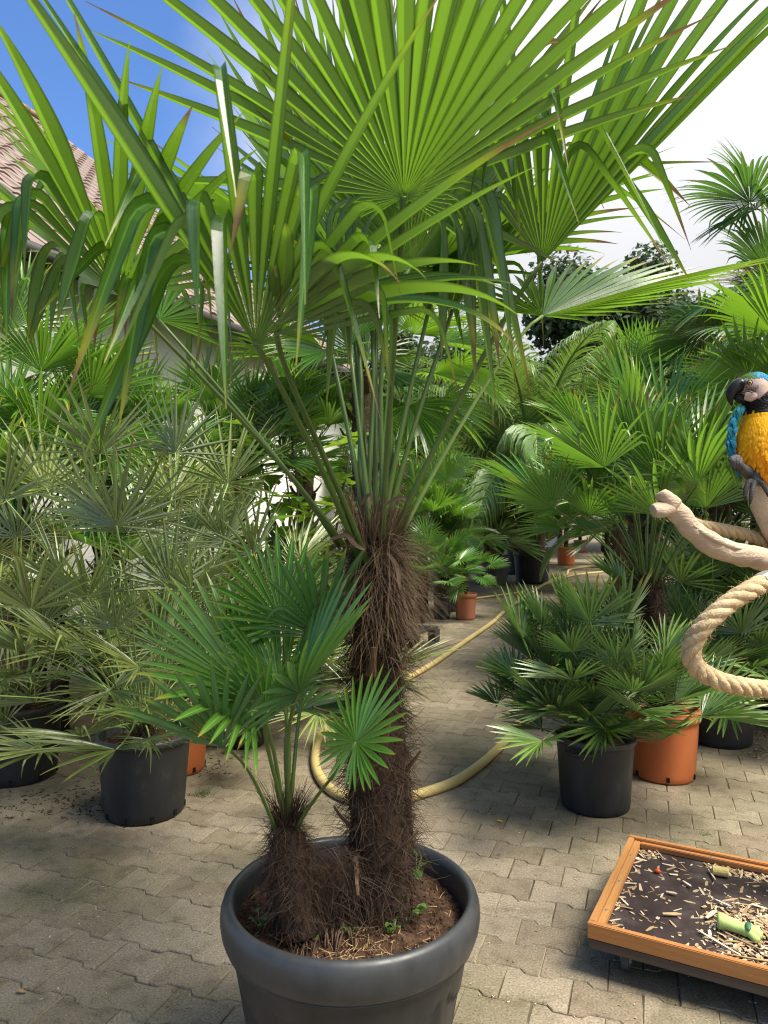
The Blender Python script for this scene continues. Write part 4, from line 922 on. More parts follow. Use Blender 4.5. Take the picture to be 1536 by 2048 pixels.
c = gc(1132, 1131, .22)
pot('plant_pot', 'orange pot far down the path beside the hose', c, .27, .22, .50, 'orange', .02, .07, holes=0)
auto_fan_palm('fan_palm', 'fan palm in the far orange pot beside the hose', c + UP * .44, .5, .07, 18, (.6, 1.2), (.4, .6), 'trachy', (85, 5), None, seed=54, hairs=80)
c = gc(1160, 1104, .2)
pot('plant_pot', 'farthest small orange pot at the end of the path', c, .24, .19, .42, 'orange', .02, .06, holes=0)
auto_fan_palm('fan_palm', 'fan palm in the farthest small orange pot', c + UP * .36, .4, .07, 18, (.7, 1.6), (.5, .7), 'shrub', (85, 5), None, seed=55, hairs=60)
auto_fan_palm('fan_palm', 'bright round fan palm beyond the pallet, leaves spread to the light', gx(845, 10.6), 1.15, .09, 22, (.3, .8), (.46, .58), 'bright', (85, 28), None, seed=56, hairs=200, explicit=[(P(892, 962, 9.9), P(890, 880, 9.6), .62, 0)])
auto_fan_palm('fan_palm', 'dark fan palm in the shade between the bright round fan and the grey pot', gx(925, 13), 1.0, .10, 24, (.5, 1.0), (.5, .7), 'shrub', (85, -10), None, seed=57, hairs=80)
auto_fan_palm('fan_palm', 'tall fan palm rising behind the bright round one', gx(800, 11.5), 2.2, .12, 24, (.5, 1.0), (.5, .7), 'trachy', (85, -20), None, seed=58, trunk='tan', hairs=100)
pinnate_palm('feather_palm', 'upright pale feather palm behind the path in front of the dark tree', 'palm', gx(1245, 13), 1.4, .18, 20, 2.9, seed=59, m='pinn', droop=.9, leaflet=.5, lw=.016, el=(88, 25), arch=(.5, 1.0))
pinnate_palm('feather_palm', 'feather palm with yellowish fronds behind the bright fans', 'palm', gx(1305, 10.5), 1.2, .16, 20, 2.0, seed=60, m='pinn', droop=1.3, leaflet=.45, lw=.016, el=(85, 15), arch=(.6, 1.1))
auto_fan_palm('fan_palm', 'dark palm thicket plant at the end of the path', gx(1215, 19), .9, .10, 36, (.6, 1.6), (.6, .9), 'shrub', (88, 0), None, seed=61, hairs=0)
auto_fan_palm('fan_palm', 'dark palm behind the farthest orange pot', gx(1120, 24), 1.0, .10, 36, (.6, 1.8), (.7, 1.0), 'shrub', (88, 0), None, seed=62, hairs=0)
auto_fan_palm('fan_palm', 'dark palm closing the path beside the weathered grey pot', gx(985, 20), 1.0, .10, 36, (.6, 1.8), (.7, 1.0), 'shrub', (88, 0), None, seed=63, hairs=0)

# ------------------------------------------------------------------ right side
c = gc(1190, 1638, .165)
pot('plant_pot', 'black pot under the dense dark green bushy fan palm', c, .20, .165, .35, 'black', .014, .03, holes=0, handles=.9)
ex = [(P(1210, 1540 - 85, 3.35), P(1175, 1530, 3.15), .24, 0), (P(1120, 1420, 3.35), P(1030, 1460, 3.15), .26, 20), (P(1145, 1360, 3.3), P(1010, 1360, 3.15), .28, 10), (P(1283, 1380, 3.5), P(1290, 1300, 3.3), .26, 0),
      (P(1180, 1245, 3.4), P(1140, 1160, 3.3), .30, 0), (P(1250, 1245, 3.5), P(1290, 1160, 3.4), .30, 0), (P(1235, 1330, 3.25), P(1245, 1240, 3.05), .22, 0), (P(1325, 1480, 3.6), P(1380, 1450, 3.45), .22, 0)]
auto_fan_palm('fan_palm', 'dense dark green bushy fan palm in the black pot beside the orange one', c + UP * .31, .06, .05, 84, (.18, .60), (.20, .29), 'shrub', (90, 20), None, seed=70, hairs=200, pr=(.005, .003), spread=.10, explicit=ex, axis_drop=(5, 40))
c = gc(1326, 1572, .165)
pot('plant_pot', 'large orange pot behind the bushy fan palm', c, .205, .165, .375, 'orange', .018, .06, holes=6)
ex = [(P(1209, 935, 3.75), P(1080, 850, 3.6), .52, 15), (P(1286, 949, 3.95), P(1330, 870, 3.9), .50, -20), (P(1108, 1017, 3.75), P(1010, 955, 3.65), .34, 40), (P(1412, 1017, 3.95), P(1410, 930, 3.75), .46, 0),
      (P(1366, 938, 4.2), P(1420, 830, 4.25), .55, 0), (P(1270, 860, 4.3), P(1230, 760, 4.35), .55, 0), (P(1330, 860, 4.5), P(1340, 760, 4.6), .55, 0), (P(1190, 1000, 4.1), P(1120, 950, 4.2), .42, 0)]
auto_fan_palm('windmill_palm', 'windmill palm with a short hairy trunk in the large orange pot', c + UP * .33, .70, .085, 16, (.5, .85), (.44, .54), 'bright', (85, 48), None, seed=71, hairs=1900, lean=(-.09, 0), explicit=ex, pm='petiole')
c = gc(1440, 1500, .18)
pot('plant_pot', 'wide black pot beneath the hanging rope loop', c, .225, .185, .33, 'black', .014, .035, holes=0)
auto_fan_palm('fan_palm', 'shaded fan palm with a yellowing leaf in the pot beneath the rope loop', c + UP * .29, .10, .05, 40, (.2, .85), (.26, .36), 'shrub', (88, -5), None, seed=72, hairs=100, pr=(.006, .004), spread=.1, dead=2)
c = gc(1565, 1440, .19)
pot('plant_pot', 'black pot half out of view behind the rope', c, .24, .19, .42, 'black', .014, .035, holes=0)
auto_fan_palm('fan_palm', 'dark fan palm in the half hidden black pot behind the rope', c + UP * .38, .15, .05, 40, (.3, .9), (.28, .40), 'shrub', (88, -5), None, seed=73, hairs=100)
auto_fan_palm('fan_palm', 'dark shaded fan palm under the driftwood branch', gx(1405, 5.4), .3, .06, 44, (.3, 1.0), (.30, .44), 'shrub', (88, 0), None, seed=74, hairs=100)
auto_fan_palm('fan_palm', 'dark leafy fan palm behind the parrot perch', gx(1500, 6.2), .4, .06, 44, (.4, 1.2), (.34, .48), 'shrub', (88, 0), None, seed=75, hairs=100)
auto_fan_palm('fan_palm', 'lime green fan palm behind the windmill palm in the orange pot', gx(1275, 6.6), 1.6, .10, 26, (.4, .9), (.45, .58), 'bright', (85, 8), None, seed=76, trunk='tan', hairs=200)
auto_fan_palm('fan_palm', 'yellow-green fan palm top standing against the dark tree', gx(1290, 9.5), 2.7, .12, 20, (.4, .9), (.5, .65), 'bright', (85, -10), None, seed=77, trunk='tan', hairs=100)
auto_fan_palm('fan_palm', 'green fan palm behind the head of the parrot', gx(1440, 6.0), 1.5, .10, 26, (.5, 1.0), (.45, .6), 'bright', (85, 8), None, seed=78, trunk='tan', hairs=100)
auto_fan_palm('fan_palm', 'fan palm with strappy leaves behind the upright feather palm', gx(1275, 7.8), 1.2, .09, 22, (.4, 1.0), (.42, .58), 'bright', (85, 8), None, seed=79, trunk='tan', hairs=100)
ex = [(P(1500, 405, 6.4), P(1360, 330, 6.2), .72, 0), (P(1520, 400, 6.6), P(1440, 300, 6.8), .68, 0), (P(1510, 420, 6.5), P(1420, 470, 6.4), .6, 0)]
auto_fan_palm('washingtonia_palm', 'tall dark fan palm with thread-fringed leaves against the white sky', gx(1590, 6.7), 2.75, .16, 20, (.7, 1.1), (.6, .75), 'wash', (85, -30), None, seed=80, trunk='tan', hairs=100, explicit=ex, pm='petiole_pale', dead=3)
ex = [(P(1548, 668, 4.5), P(1470, 570, 4.3), .58, 0), (P(1500, 760, 4.7), P(1400, 700, 4.6), .5, 30)]
auto_fan_palm('fan_palm', 'glossy green fan palm leaning in above the head of the parrot', gx(1640, 4.9), 1.9, .10, 20, (.4, .8), (.5, .6), 'trachy', (85, -10), None, seed=81, trunk='tan', hairs=100, explicit=ex)
ex = [(P(1455, 590, 6.1), P(1360, 650, 6.0), .55, 0)]
auto_fan_palm('fan_palm', 'dark fan palm whose old leaf hangs browning before the tree', gx(1530, 6.5), 2.7, .13, 16, (.5, .9), (.5, .65), 'wash', (60, -40), None, seed=82, trunk='tan', hairs=100, explicit=ex, dead=5)

# ------------------------------------------------------------------ hoses
M['hose'] = nmat('yellow_hose', [(0.40, 0.29, 0.10), (0.52, 0.40, 0.16), (0.60, 0.49, 0.24)], 5, .5, .25, 140)
def hose(label, pts, r):
    n = len(pts) * 9; q = smooth_path(pts, n); b = MB(); b.tube(q, [r] * n, 12); return tag(obj('garden_hose', b.mesh('garden_hose', M['hose'], True)), label, 'hose', None)
hr = .026
def hg(x, y): return G(x, y, hr * .9)
hose('thick yellow hose looping round the shaggy palm and up the path', [hg(1225, 1136), hg(1180, 1133), hg(1140, 1139), hg(1132, 1150), hg(1100, 1162), hg(1060, 1186), hg(1010, 1222), hg(985, 1245), hg(920, 1290), hg(870, 1325), hg(800, 1365), hg(700, 1420), hg(645, 1465), hg(630, 1520), hg(650, 1568), hg(700, 1598), hg(770, 1606), hg(840, 1588), hg(915, 1560), hg(985, 1508), hg(1035, 1450), hg(1072, 1380), hg(1100, 1300), hg(1098, 1215), hg(1075, 1192)], hr)
hose('yellow hose running from the terracotta coloured pot to the far pots', [hg(900, 1201), hg(955, 1196), hg(1000, 1190), hg(1045, 1183), hg(1100, 1165), hg(1150, 1150), hg(1230, 1141)], .017)

# ------------------------------------------------------------------ tray on castors under the parrot stand
def wood_mat(name, cols, scale=3, stretch=(1, 14, 14), rough=.55, bump=.25):
    m = nmat(name, cols, scale, rough, bump, 20, detail=9, stretch=stretch, bdist=.003); return m
M['pine'] = wood_mat('oiled_pine', [(0.23, 0.088, 0.026), (0.36, 0.155, 0.048), (0.45, 0.225, 0.085)], 5, (.8, 16, 16))
M['pine_v'] = wood_mat('oiled_pine_side', [(0.26, 0.108, 0.030), (0.40, 0.19, 0.062), (0.50, 0.28, 0.11)], 5, (16, .8, 16))
M['oldwood'] = wood_mat('dark_old_wood', [(0.045, 0.030, 0.020), (0.085, 0.060, 0.042), (0.12, 0.09, 0.065)], 4, (.8, 14, 14), .85)
M['ply'] = nmat('brown_film_plywood', [(0.022, 0.014, 0.014), (0.036, 0.024, 0.023), (0.07, 0.055, 0.052), (0.40, 0.40, 0.38)], 9, .5, .1, 80, detail=9, pos=[.3, .5, .66, .80])
M['board'] = nmat('worn_board', [(0.16, 0.10, 0.075), (0.26, 0.18, 0.13), (0.38, 0.30, 0.24)], 9, .8, .4, 60, detail=8)
M['metal'] = nmat('zinc', [(0.45, 0.45, 0.46), (0.6, 0.6, 0.61)], 12, .35, 0); M['metal'].node_tree.nodes['Principled BSDF'].inputs['Metallic'].default_value = .8
M['chip'] = None
B0 = Vector((.628, 2.289, 0)); tu = Vector((.879, -.477, 0)).normalized(); tvv = Vector((-tu.y, tu.x, 0)); TW, TDp = 1.12, .715
MT = Matrix.Identity(4)
for i in range(3): MT[i][0] = tu[i]; MT[i][1] = tvv[i]; MT[i][2] = UP[i]
MT.translation = B0
tray = thing('rolling_tray', B0, 'shallow orange-brown wooden tray on castors below the parrot perch', 'tray')
def tb_(name, args, m, par=None, bev=.0025):
    b = MB(); b.box(*args, bev); return obj(name, b.mesh(name, M[m]), par or tray, MT)
tb_('front_board', (0, TW, 0, .022, .1225, .170), 'pine'); tb_('back_board', (0, TW, TDp - .022, TDp, .1225, .170), 'pine')
tb_('side_board', (0, .022, .0222, TDp - .0222, .1225, .1685), 'pine_v'); tb_('side_board', (TW - .022, TW, .0222, TDp - .0222, .1225, .1685), 'pine_v')
tb_('batten', (.0222, .046, .0224, TDp - .0224, .140, .1605), 'pine_v'); tb_('batten', (.0464, TW - .0222, TDp - .044, TDp - .0222, .1402, .1605), 'pine')
tb_('floor_panel', (.0225, TW - .0225, .0225, TDp - .0225, .126, .139), 'ply', None, .001)
tb_('loose_board', (.60, .80, .03, TDp - .05, .1395, .150), 'board')
tb_('lower_frame', (.004, TW - .004, .004, TDp - .004, .090, .122), 'oldwood')
sb = MB(); sb.tube([(0, 0, 0), (0, 0, .0025)], [.005, .004], 10); sm = sb.mesh('screw', M['metal'])
for y in (.12, .33, .55): obj('screw', sm, tray, MT @ Matrix.Translation((.034, y, .1604)))
for x in (.3, .6): obj('screw', sm, tray, MT @ Matrix.Translation((x, TDp - .033, .1604)))
for (x, y) in ((.10, .10), (TW - .1, .10), (.10, TDp - .1), (TW - .1, TDp - .1)):
    b = MB(); b.tube([(x - .011, y, .033), (x + .011, y, .033)], [.033, .033], 20); wh = obj('castor_wheel', b.mesh('castor_wheel', M['grey'], False), tray, MT)
    b = MB(); b.tube([(x - .012, y, .033), (x + .012, y, .033)], [.020, .020], 16); obj('hub', b.mesh('hub', M['metal']), wh, MT)
    b = MB(); b.box(x - .016, x - .0125, y - .012, y + .012, .03, .09); b.box(x + .0125, x + .016, y - .012, y + .012, .03, .09); b.box(x - .022, x + .022, y - .022, y + .022, .0865, .0905); obj('fork', b.mesh('fork', M['metal']), wh, MT)
def chip_mat():
    m, t, b, o = mat('wood_chip'); at = N(t, 'ShaderNodeAttribute', attribute_name='col'); t.links.new(at.outputs['Color'], b.inputs['Base Color']); b.inputs['Roughness'].default_value = .8; return m
M['chip'] = chip_mat()
rg = random.Random(8); V = []; Fc = []; CC = []
CHIPC = [(0.52, 0.38, 0.21), (0.60, 0.47, 0.30), (0.40, 0.27, 0.13), (0.30, 0.19, 0.09), (0.66, 0.56, 0.40), (0.46, 0.30, 0.16)]
def chip(c, a, l, w, t=.0012, tilt=0):
    b0 = len(V); d = Vector((math.cos(a), math.sin(a), tilt)); s = Vector((-math.sin(a), math.cos(a), rg.uniform(-.2, .2)))
    q = [c - d * l - s * w * .6, c - d * l + s * w * .5, c + d * l * .4 + s * w, c + d * l + s * w * .1, c + d * l * .8 - s * w * .7, c - s * w]
    kc = rg.uniform(.55, .95); CC.extend([tuple(v * kc for v in rg.choice(CHIPC))] * 12)
    V.extend([MT @ (p + UP * t) for p in q]); V.extend([MT @ (p - UP * t) for p in q]); Fc.append([b0 + i for i in range(6)][::-1])
    Fc.extend([[b0 + i, b0 + (i + 1) % 6, b0 + 6 + (i + 1) % 6, b0 + 6 + i] for i in range(6)])
n = 0
while n < 2300:
    x, y = rg.uniform(.05, .98), rg.uniform(.03, .66)
    dens = .05 + .95 * max(0, min(1, (x - .28) / .22)) * max(0, min(1, (.46 - y) / .12)) + .7 * max(0, min(1, (y - .60) / .05)) * (1 if x > .28 or x < .14 else .1) + .35 * max(0, (.085 - x) / .04) + .5 * max(0, min(1, (.075 - y) / .03)) * min(1, x / .2)
    if x > .595 and x < .81: dens *= .25
    if rg.random() > dens: continue
    z = (.150 if .595 < x < .81 else .139) + rg.uniform(.001, .009) * min(1.0, dens); chip(Vector((x, y, z)), rg.uniform(0, 6.28), rg.choice((.004, .006, .008, .012, .018, .026)) * rg.uniform(.7, 1.3), rg.uniform(.0012, .006), .0009, rg.uniform(-.25, .25)); n += 1
for (x, y, a, l, w) in ((.33, .28, 1.2, .035, .008), (.50, .40, 1.4, .026, .009), (.36, .12, 2.6, .075, .004), (.47, .08, .1, .09, .005), (.56, .13, .5, .10, .005), (.43, .16, -.5, .06, .004), (.24, .45, -.8, .022, .006), (.36, .37, -.5, .028, .005), (.56, .25, .9, .05, .004), (.31, .56, -1.2, .045, .003), (.70, .30, .15, .05, .008), (.20, .36, 0, .018, .006), (.22, .22, .4, .03, .006)):
    chip(Vector((x, y, .149 if x < .59 else .155)), a, l, w, .0014, .03)
o = obj('wood_chips', mesh('wood_chips', V, Fc, M['chip'], attr={'col': CC})); tag(o, 'pale wood chips and splinters strewn over the tray floor', 'wood chips', None, 'stuff')
# food scraps
M['broc'] = nmat('broccoli', [(0.28, 0.42, 0.10), (0.42, 0.56, 0.17), (0.55, 0.66, 0.28)], 18, .45, .4, 50)
M['brocd'] = nmat('broccoli_leaf', [(0.02, 0.09, 0.05), (0.05, 0.16, 0.08)], 18, .5, .2, 50)
M['cob'] = nmat('corn_cob', [(0.42, 0.33, 0.10), (0.58, 0.47, 0.18)], 30, .7, .5, 120)
M['red'] = nmat('rosehip', [(0.50, 0.045, 0.015), (0.62, 0.09, 0.03)], 30, .35, .1)
bc = MT @ Vector((.40, .215, .160)); br = thing('broccoli_stalk', bc - UP * .02, 'pale green broccoli stalk lying among the wood chips', 'vegetable')
rgb = random.Random(2); b = MB(); d1 = tu * .9 - tvv * .25
pts = smooth_path([bc - d1 * .045, bc - d1 * .015 + UP * .002, bc + d1 * .02, bc + d1 * .05], 9); b.tube(pts, [.026, .025, .023, .020, .0185, .018, .018, .019, .016], 12, rough=.10, rng=rgb)
obj('stalk', b.mesh('stalk', M['broc'], True), br)
for (e1, r) in ((tu * .03 - tvv * .03 - UP * .006, .013), (tu * .035 + tvv * .012 + UP * .008, .014), (tu * .042 - tvv * .008 + UP * .002, .014)):
    b = MB(); s_ = bc + d1 * .04; b.tube(smooth_path([s_ - e1 * .3, s_ + e1 * .5, s_ + e1], 5), [r, r, r * .95, r * 1.05, r * .8], 10, rough=.08, rng=rgb); obj('branch', b.mesh('branch', M['broc'], True), br)
b = MB(); s_ = bc + d1 * .045 + UP * .012; b.tube(smooth_path([s_ - tvv * .02, s_ + UP * .012, s_ + tvv * .02 + UP * .006], 7), [.004, .007, .008, .008, .007, .005, .002], 8, flat=.3); obj('leaf_remnant', b.mesh('leaf_remnant', M['brocd'], True), br)
cc = MT @ Vector((.335, .585, .156)); b = MB(); cd = tu * .9 + tvv * .1
b.tube([cc - cd * .030, cc - cd * .027, cc + cd * .027, cc + cd * .030], [.013, .0165, .0165, .013], 14); cb_ = obj('corn_cob', b.mesh('corn_cob', M['cob'], False)); tag(cb_, 'short bare piece of corn cob at the back of the tray', 'corn cob')
rh = MT @ Vector((.135, .50, .147)); t_ = thing('rosehip', rh - UP * .008, 'small red rosehip with a green stem on the tray floor', 'fruit')
b = MB(); b.tube([rh - tu * .011, rh - tu * .008, rh, rh + tu * .008, rh + tu * .011], [.002, .007, .009, .006, .002], 10); obj('fruit', b.mesh('fruit', M['red'], True), t_)
b = MB(); b.tube([rh + tu * .010, rh + tu * .03 + UP * .001], [.001, .0008], 5); obj('stem', b.mesh('stem', M['petiole_pale']), t_)

# ------------------------------------------------------------------ driftwood perch, ropes
M['drift'] = nmat('driftwood', [(0.24, 0.155, 0.10), (0.47, 0.36, 0.265), (0.62, 0.52, 0.41)], 4, .8, .8, 26, detail=9, stretch=(1, 5, 5), bdist=.006)
M['cutwood'] = nmat('chewed_wood', [(0.40, 0.22, 0.10), (0.62, 0.42, 0.22), (0.70, 0.54, 0.34)], 20, .8, .9, 60, stretch=(3, 3, .6), bdist=.008)
M['rope'] = nmat('sisal_rope', [(0.30, 0.20, 0.10), (0.50, 0.37, 0.21), (0.64, 0.52, 0.34)], 18, .85, .8, 150, bdist=.004)
rg = random.Random(31)
perch = thing('parrot_perch', MT @ Vector((.60, .53, .15)), 'bare driftwood perch with a crooked branch, rising from the wooden tray', 'perch')
def limb(name, pts, rads, n=30, k=16, rough=.05, m='drift', par=None):
    b = MB(); q = smooth_path(pts, n); rr = np.interp(np.linspace(0, 1, n), np.linspace(0, 1, len(rads)), rads)
    V = []; b.tube(q, list(rr), k)
    for v in b.v:
        nz_ = noise.noise(v * 22) * .006 + noise.noise(v * 60) * .0025; ct = min(q, key=lambda p: (p - v).length_squared); v += (v - ct).normalized() * nz_ * 1.2
    return obj(name, b.mesh(name, M[m], True), par or perch)
foot = MT @ Vector((.60, .53, .148))
J = P(1590, 1120, 2.50)
post = limb('post', [foot, foot.lerp(J, .4) + Vector((.03, .02, 0)), foot.lerp(J, .8) + Vector((-.01, 0, 0)), J + UP * .04], [.050, .044, .042, .036])
limb('branch', [P(1330, 1003, 2.30), P(1358, 1030, 2.31), P(1392, 1068, 2.33), P(1440, 1096, 2.36), P(1495, 1112, 2.42), P(1545, 1124, 2.47), P(1592, 1130, 2.50)], [.027, .031, .034, .036, .037, .039, .040], 40)
limb('knob', [P(1345, 1012, 2.30), P(1328, 992, 2.29), P(1322, 983, 2.29)], [.031, .026, .020], 10)
limb('knob', [P(1345, 1015, 2.30), P(1320, 1018, 2.28), P(1306, 1021, 2.275)], [.028, .022, .017], 10)
limb('stump', [P(1513, 962, 2.46), P(1528, 1005, 2.47), P(1552, 1060, 2.48), P(1588, 1120, 2.50)], [.042, .044, .043, .040], 26)
b = MB(); q0, q1 = P(1511, 954, 2.46), P(1514, 972, 2.46)
b.tube([q0, q0.lerp(q1, .3), q1], [.030, .038, .0435], 22, rough=.10, rng=rg); obj('chewed_end', b.mesh('chewed_end', M['cutwood'], False), perch)
b = MB(); b.tube(smooth_path([P(1366, 1030, 2.285), P(1400, 1062, 2.30), P(1450, 1088, 2.325), P(1500, 1103, 2.385)], 16), list(.010 * np.sin(np.linspace(.15, math.pi - .1, 16)) + .001), 6); obj('bark_ridge', b.mesh('bark_ridge', M['drift'], True), perch)
def rope(label, pts, r, pitch, group=None, fuzz=500, n=110):
    th = thing('rope', pts[0], label, 'rope', group); q = smooth_path(pts, n); rgx = random.Random(int(r * 1e5)); L = [0]
    for i in range(1, n): L.append(L[-1] + (q[i] - q[i - 1]).length)
    t0 = (q[1] - q[0]).normalized(); nrm = (UP - t0 * UP.dot(t0)).normalized(); fr = []
    for i in range(n):
        t = (q[min(i + 1, n - 1)] - q[max(i - 1, 0)]).normalized(); nrm = (nrm - t * nrm.dot(t)).normalized(); fr.append((t, nrm.copy(), t.cross(nrm)))
    for s in range(4):
        p2 = []
        for i in range(n):
            a = 2 * math.pi * (s / 4 + L[i] / pitch); p2.append(q[i] + (fr[i][1] * math.cos(a) + fr[i][2] * math.sin(a)) * r * .52)
        b = MB(); b.tube(p2, [r * .56 * (1 + .05 * math.sin(i * 1.7)) for i in range(n)], 10, rough=.05, rng=rgx); obj('strand', b.mesh('strand', M['rope'], True), th)
    an = []
    for i in range(fuzz):
        k = rgx.randrange(n - 1); a = rgx.uniform(0, 6.283); out = fr[k][1] * math.cos(a) + fr[k][2] * math.sin(a)
        an.append((q[k].lerp(q[k + 1], rgx.random()) + out * r * .92, out * rgx.uniform(.15, .9) + fr[k][0] * rgx.choice((-1, 1)) * rgx.uniform(.3, 1.2), rgx.uniform(.006, .026), .2, rgx.uniform(.2, 1.2)))
    hair('fuzz', th, an, M['rope'], .00055, 4, rgx); return th
RD = 2.14
rope('thick twisted sisal rope hanging in a wide loop below the perch', [P(1585, 1135, RD + .2), P(1555, 1152, RD + .1), P(1526, 1166, RD + .04), P(1496, 1182, RD), P(1465, 1201, RD - .01), P(1434, 1226, RD - .02), P(1407, 1252, RD - .02), P(1390, 1278, RD - .01), P(1382, 1304, RD), P(1388, 1327, RD + .01), P(1407, 1346, RD + .02), P(1438, 1361, RD + .03), P(1474, 1371, RD + .05), P(1536, 1379, RD + .12), P(1600, 1384, RD + .25), P(1630, 1390, 2.5)], .0265, .17, fuzz=1500, n=150)
rope('short twisted rope tied behind the crooked driftwood branch', [P(1385, 1046, 2.42), P(1402, 1052, 2.45), P(1440, 1058, 2.48), P(1480, 1066, 2.50), P(1520, 1078, 2.52), P(1580, 1100, 2.53)], .0195, .13, fuzz=450, n=90)
b = MB(); a_, c_ = P(1521, 1168, RD + .035), P(1537, 1160, RD + .065); b.tube([a_, a_.lerp(c_, .5), c_], [.0300, .0312, .0300], 20); cl = obj('pipe_clamp', b.mesh('pipe_clamp', M['metal'], False)); tag(cl, 'pale metal clamp sleeve gripping the top of the rope loop', 'clamp')

# ------------------------------------------------------------------ blue and yellow parrot
PDp = 2.45; kx = PDp / F
par = thing('parrot', P(1512, 960, PDp), 'blue and yellow macaw perched on the driftwood stump with one foot raised', 'parrot')
def colmat(name, rough, bump=.3, bs=120):
    m, t, bsd, o = mat(name); at = N(t, 'ShaderNodeAttribute', attribute_name='col'); n2 = N(t, 'ShaderNodeTexNoise'); n2.inputs['Scale'].default_value = bs
    tcx = N(t, 'ShaderNodeTexCoord'); t.links.new(tcx.outputs['Object'], n2.inputs['Vector']); t.links.new(at.outputs['Color'], bsd.inputs['Base Color']); bsd.inputs['Roughness'].default_value = rough
    bn = N(t, 'ShaderNodeBump'); bn.inputs['Strength'].default_value = bump; bn.inputs['Distance'].default_value = .002; t.links.new(n2.outputs['Fac'], bn.inputs['Height']); t.links.new(bn.outputs[0], bsd.inputs['Normal']); bsd.inputs['Specular IOR Level'].default_value = .25
    return m
M['plume'] = colmat('plumage', .65)
M['beak'] = nmat('beak', [(0.008, 0.008, 0.009), (0.025, 0.025, 0.026)], 30, .35, .2, 80)
M['foot'] = nmat('parrot_foot', [(0.035, 0.035, 0.038), (0.09, 0.085, 0.085)], 90, .6, .8, 180)
M['iris'] = nmat('iris', [(0.45, 0.40, 0.16), (0.55, 0.50, 0.22)], 90, .15, 0); M['pupil'] = nmat('pupil', [(0.004, 0.004, 0.004), (0.006, 0.006, 0.006)], 9, .08, 0)
YEL, ORG, BLU, GRN, BLK, SKN = (0.90, 0.44, 0.008), (0.85, 0.33, 0.006), (0.020, 0.22, 0.36), (0.10, 0.20, 0.035), (0.008, 0.008, 0.008), (0.50, 0.37, 0.33)
def pcol(v):
    """plumage colour by place on the bird (same on both cheeks)"""
    x = 768 + v.x / kx; y = 1024 - (v.z - H) / kx
    if y < 824:
        top = 759 + (x - 1478) * .03 if x < 1512 else 760 + (x - 1512) * .55
        if y < top:
            k = max(0, min(1, (x - 1490) / 16)); return tuple(GRN[i] * (1 - k) + BLU[i] * k for i in range(3))
        if y < 801 - max(0, (x - 1505)) * .9 and x < 1521 and y > top: return SKN
        if x < 1527 - (y - 800) * .15 and y > 786: return BLK
        return YEL
    k = max(0, min(1, (y - 850) / 90)); return tuple(YEL[i] * (1 - k) + ORG[i] * k for i in range(3))
ring = [(1510, 744.5, 5, 5), (1508, 747.5, 16, 15), (1508, 753, 25, 23), (1509, 762, 31.5, 27), (1511, 774, 34, 30), (1514, 788, 33, 31), (1518, 802, 31, 31), (1522, 816, 31, 32), (1526, 832, 37, 36), (1529, 850, 46, 43), (1531, 872, 54, 48), (1532, 895, 57, 50), (1532, 916, 54, 48), (1532, 936, 46, 42), (1533, 952, 34, 34), (1534, 966, 18, 20), (1534, 974, 4, 4)]
kk = 44; V = []
rs = [np.interp(np.linspace(0, len(ring) - 1, 70), range(len(ring)), [r[i] for r in ring]) for i in range(4)]
for i in range(70):
    c = P(rs[0][i], rs[1][i], PDp)
    for j in range(kk):
        a = 2 * math.pi * j / kk; V.append(c + Vector((math.cos(a) * rs[2][i] * kx, math.sin(a) * rs[3][i] * kx, 0)))
Fc = [[i * kk + j, i * kk + (j + 1) % kk, (i + 1) * kk + (j + 1) % kk, (i + 1) * kk + j] for i in range(69) for j in range(kk)] + [list(range(kk)), [69 * kk + j for j in range(kk)][::-1]]
body = obj('body', mesh('parrot_body', V, [f[::-1] for f in Fc], M['plume'], True, {'col': [pcol(v) for v in V]}), par)
rg = random.Random(77); FV = []; FF = []; FC = []
for i in range(3600):   # small overlapping feathers
    t = rg.uniform(3, 66) if i > 1500 else rg.uniform(2, 34); k = int(t); a = rg.uniform(0, 6.283); rx, ry = rs[2][k], rs[3][k]; c = P(rs[0][k], rs[1][k], PDp)
    p = c + Vector((math.cos(a) * rx * kx, math.sin(a) * ry * kx, 0)); col = pcol(p)
    if col == SKN: continue
    nrm = Vector((math.cos(a) / rx, math.sin(a) / ry, 0)).normalized(); sl_ = (rs[2][min(k + 2, 69)] - rs[2][max(k - 2, 0)]) / max(1e-3, (rs[1][min(k + 2, 69)] - rs[1][max(k - 2, 0)]))
    head = rs[1][k] < 822; dn_ = (Vector((.55, 0, -.6)) if head else Vector((0, 0, -1))) + nrm * max(-.5, min(1.0, sl_)) * .8 + Vector((rg.gauss(0, .15), rg.gauss(0, .15), 0)); dn_ = (dn_ - nrm * (dn_.dot(nrm) - .12 if not head else dn_.dot(nrm) - .10)).normalized()
    s = dn_.cross(nrm).normalized(); ln = rg.uniform(.006, .010) if head else rg.uniform(.012, .022); w = ln * .36; b0 = len(FV); cj = rg.uniform(.86, 1.12)
    if col == BLK: ln *= .7
    FV += [p - dn_ * ln * .2 + nrm * .0004, p - s * w + dn_ * ln * .35 + nrm * .0008, p + s * w + dn_ * ln * .35 + nrm * .0008, p - s * w * .7 + dn_ * ln * .8 + nrm * .0016, p + s * w * .7 + dn_ * ln * .8 + nrm * .0016, p + dn_ * ln * 1.05 + nrm * .0018, p + dn_ * ln * .5 + nrm * .0022]
    FF += [[b0, b0 + 1, b0 + 6, b0 + 2], [b0 + 1, b0 + 3, b0 + 6], [b0 + 2, b0 + 6, b0 + 4], [b0 + 3, b0 + 5, b0 + 6], [b0 + 6, b0 + 5, b0 + 4]]; FC += [tuple(min(1, q * cj) for q in col)] * 7
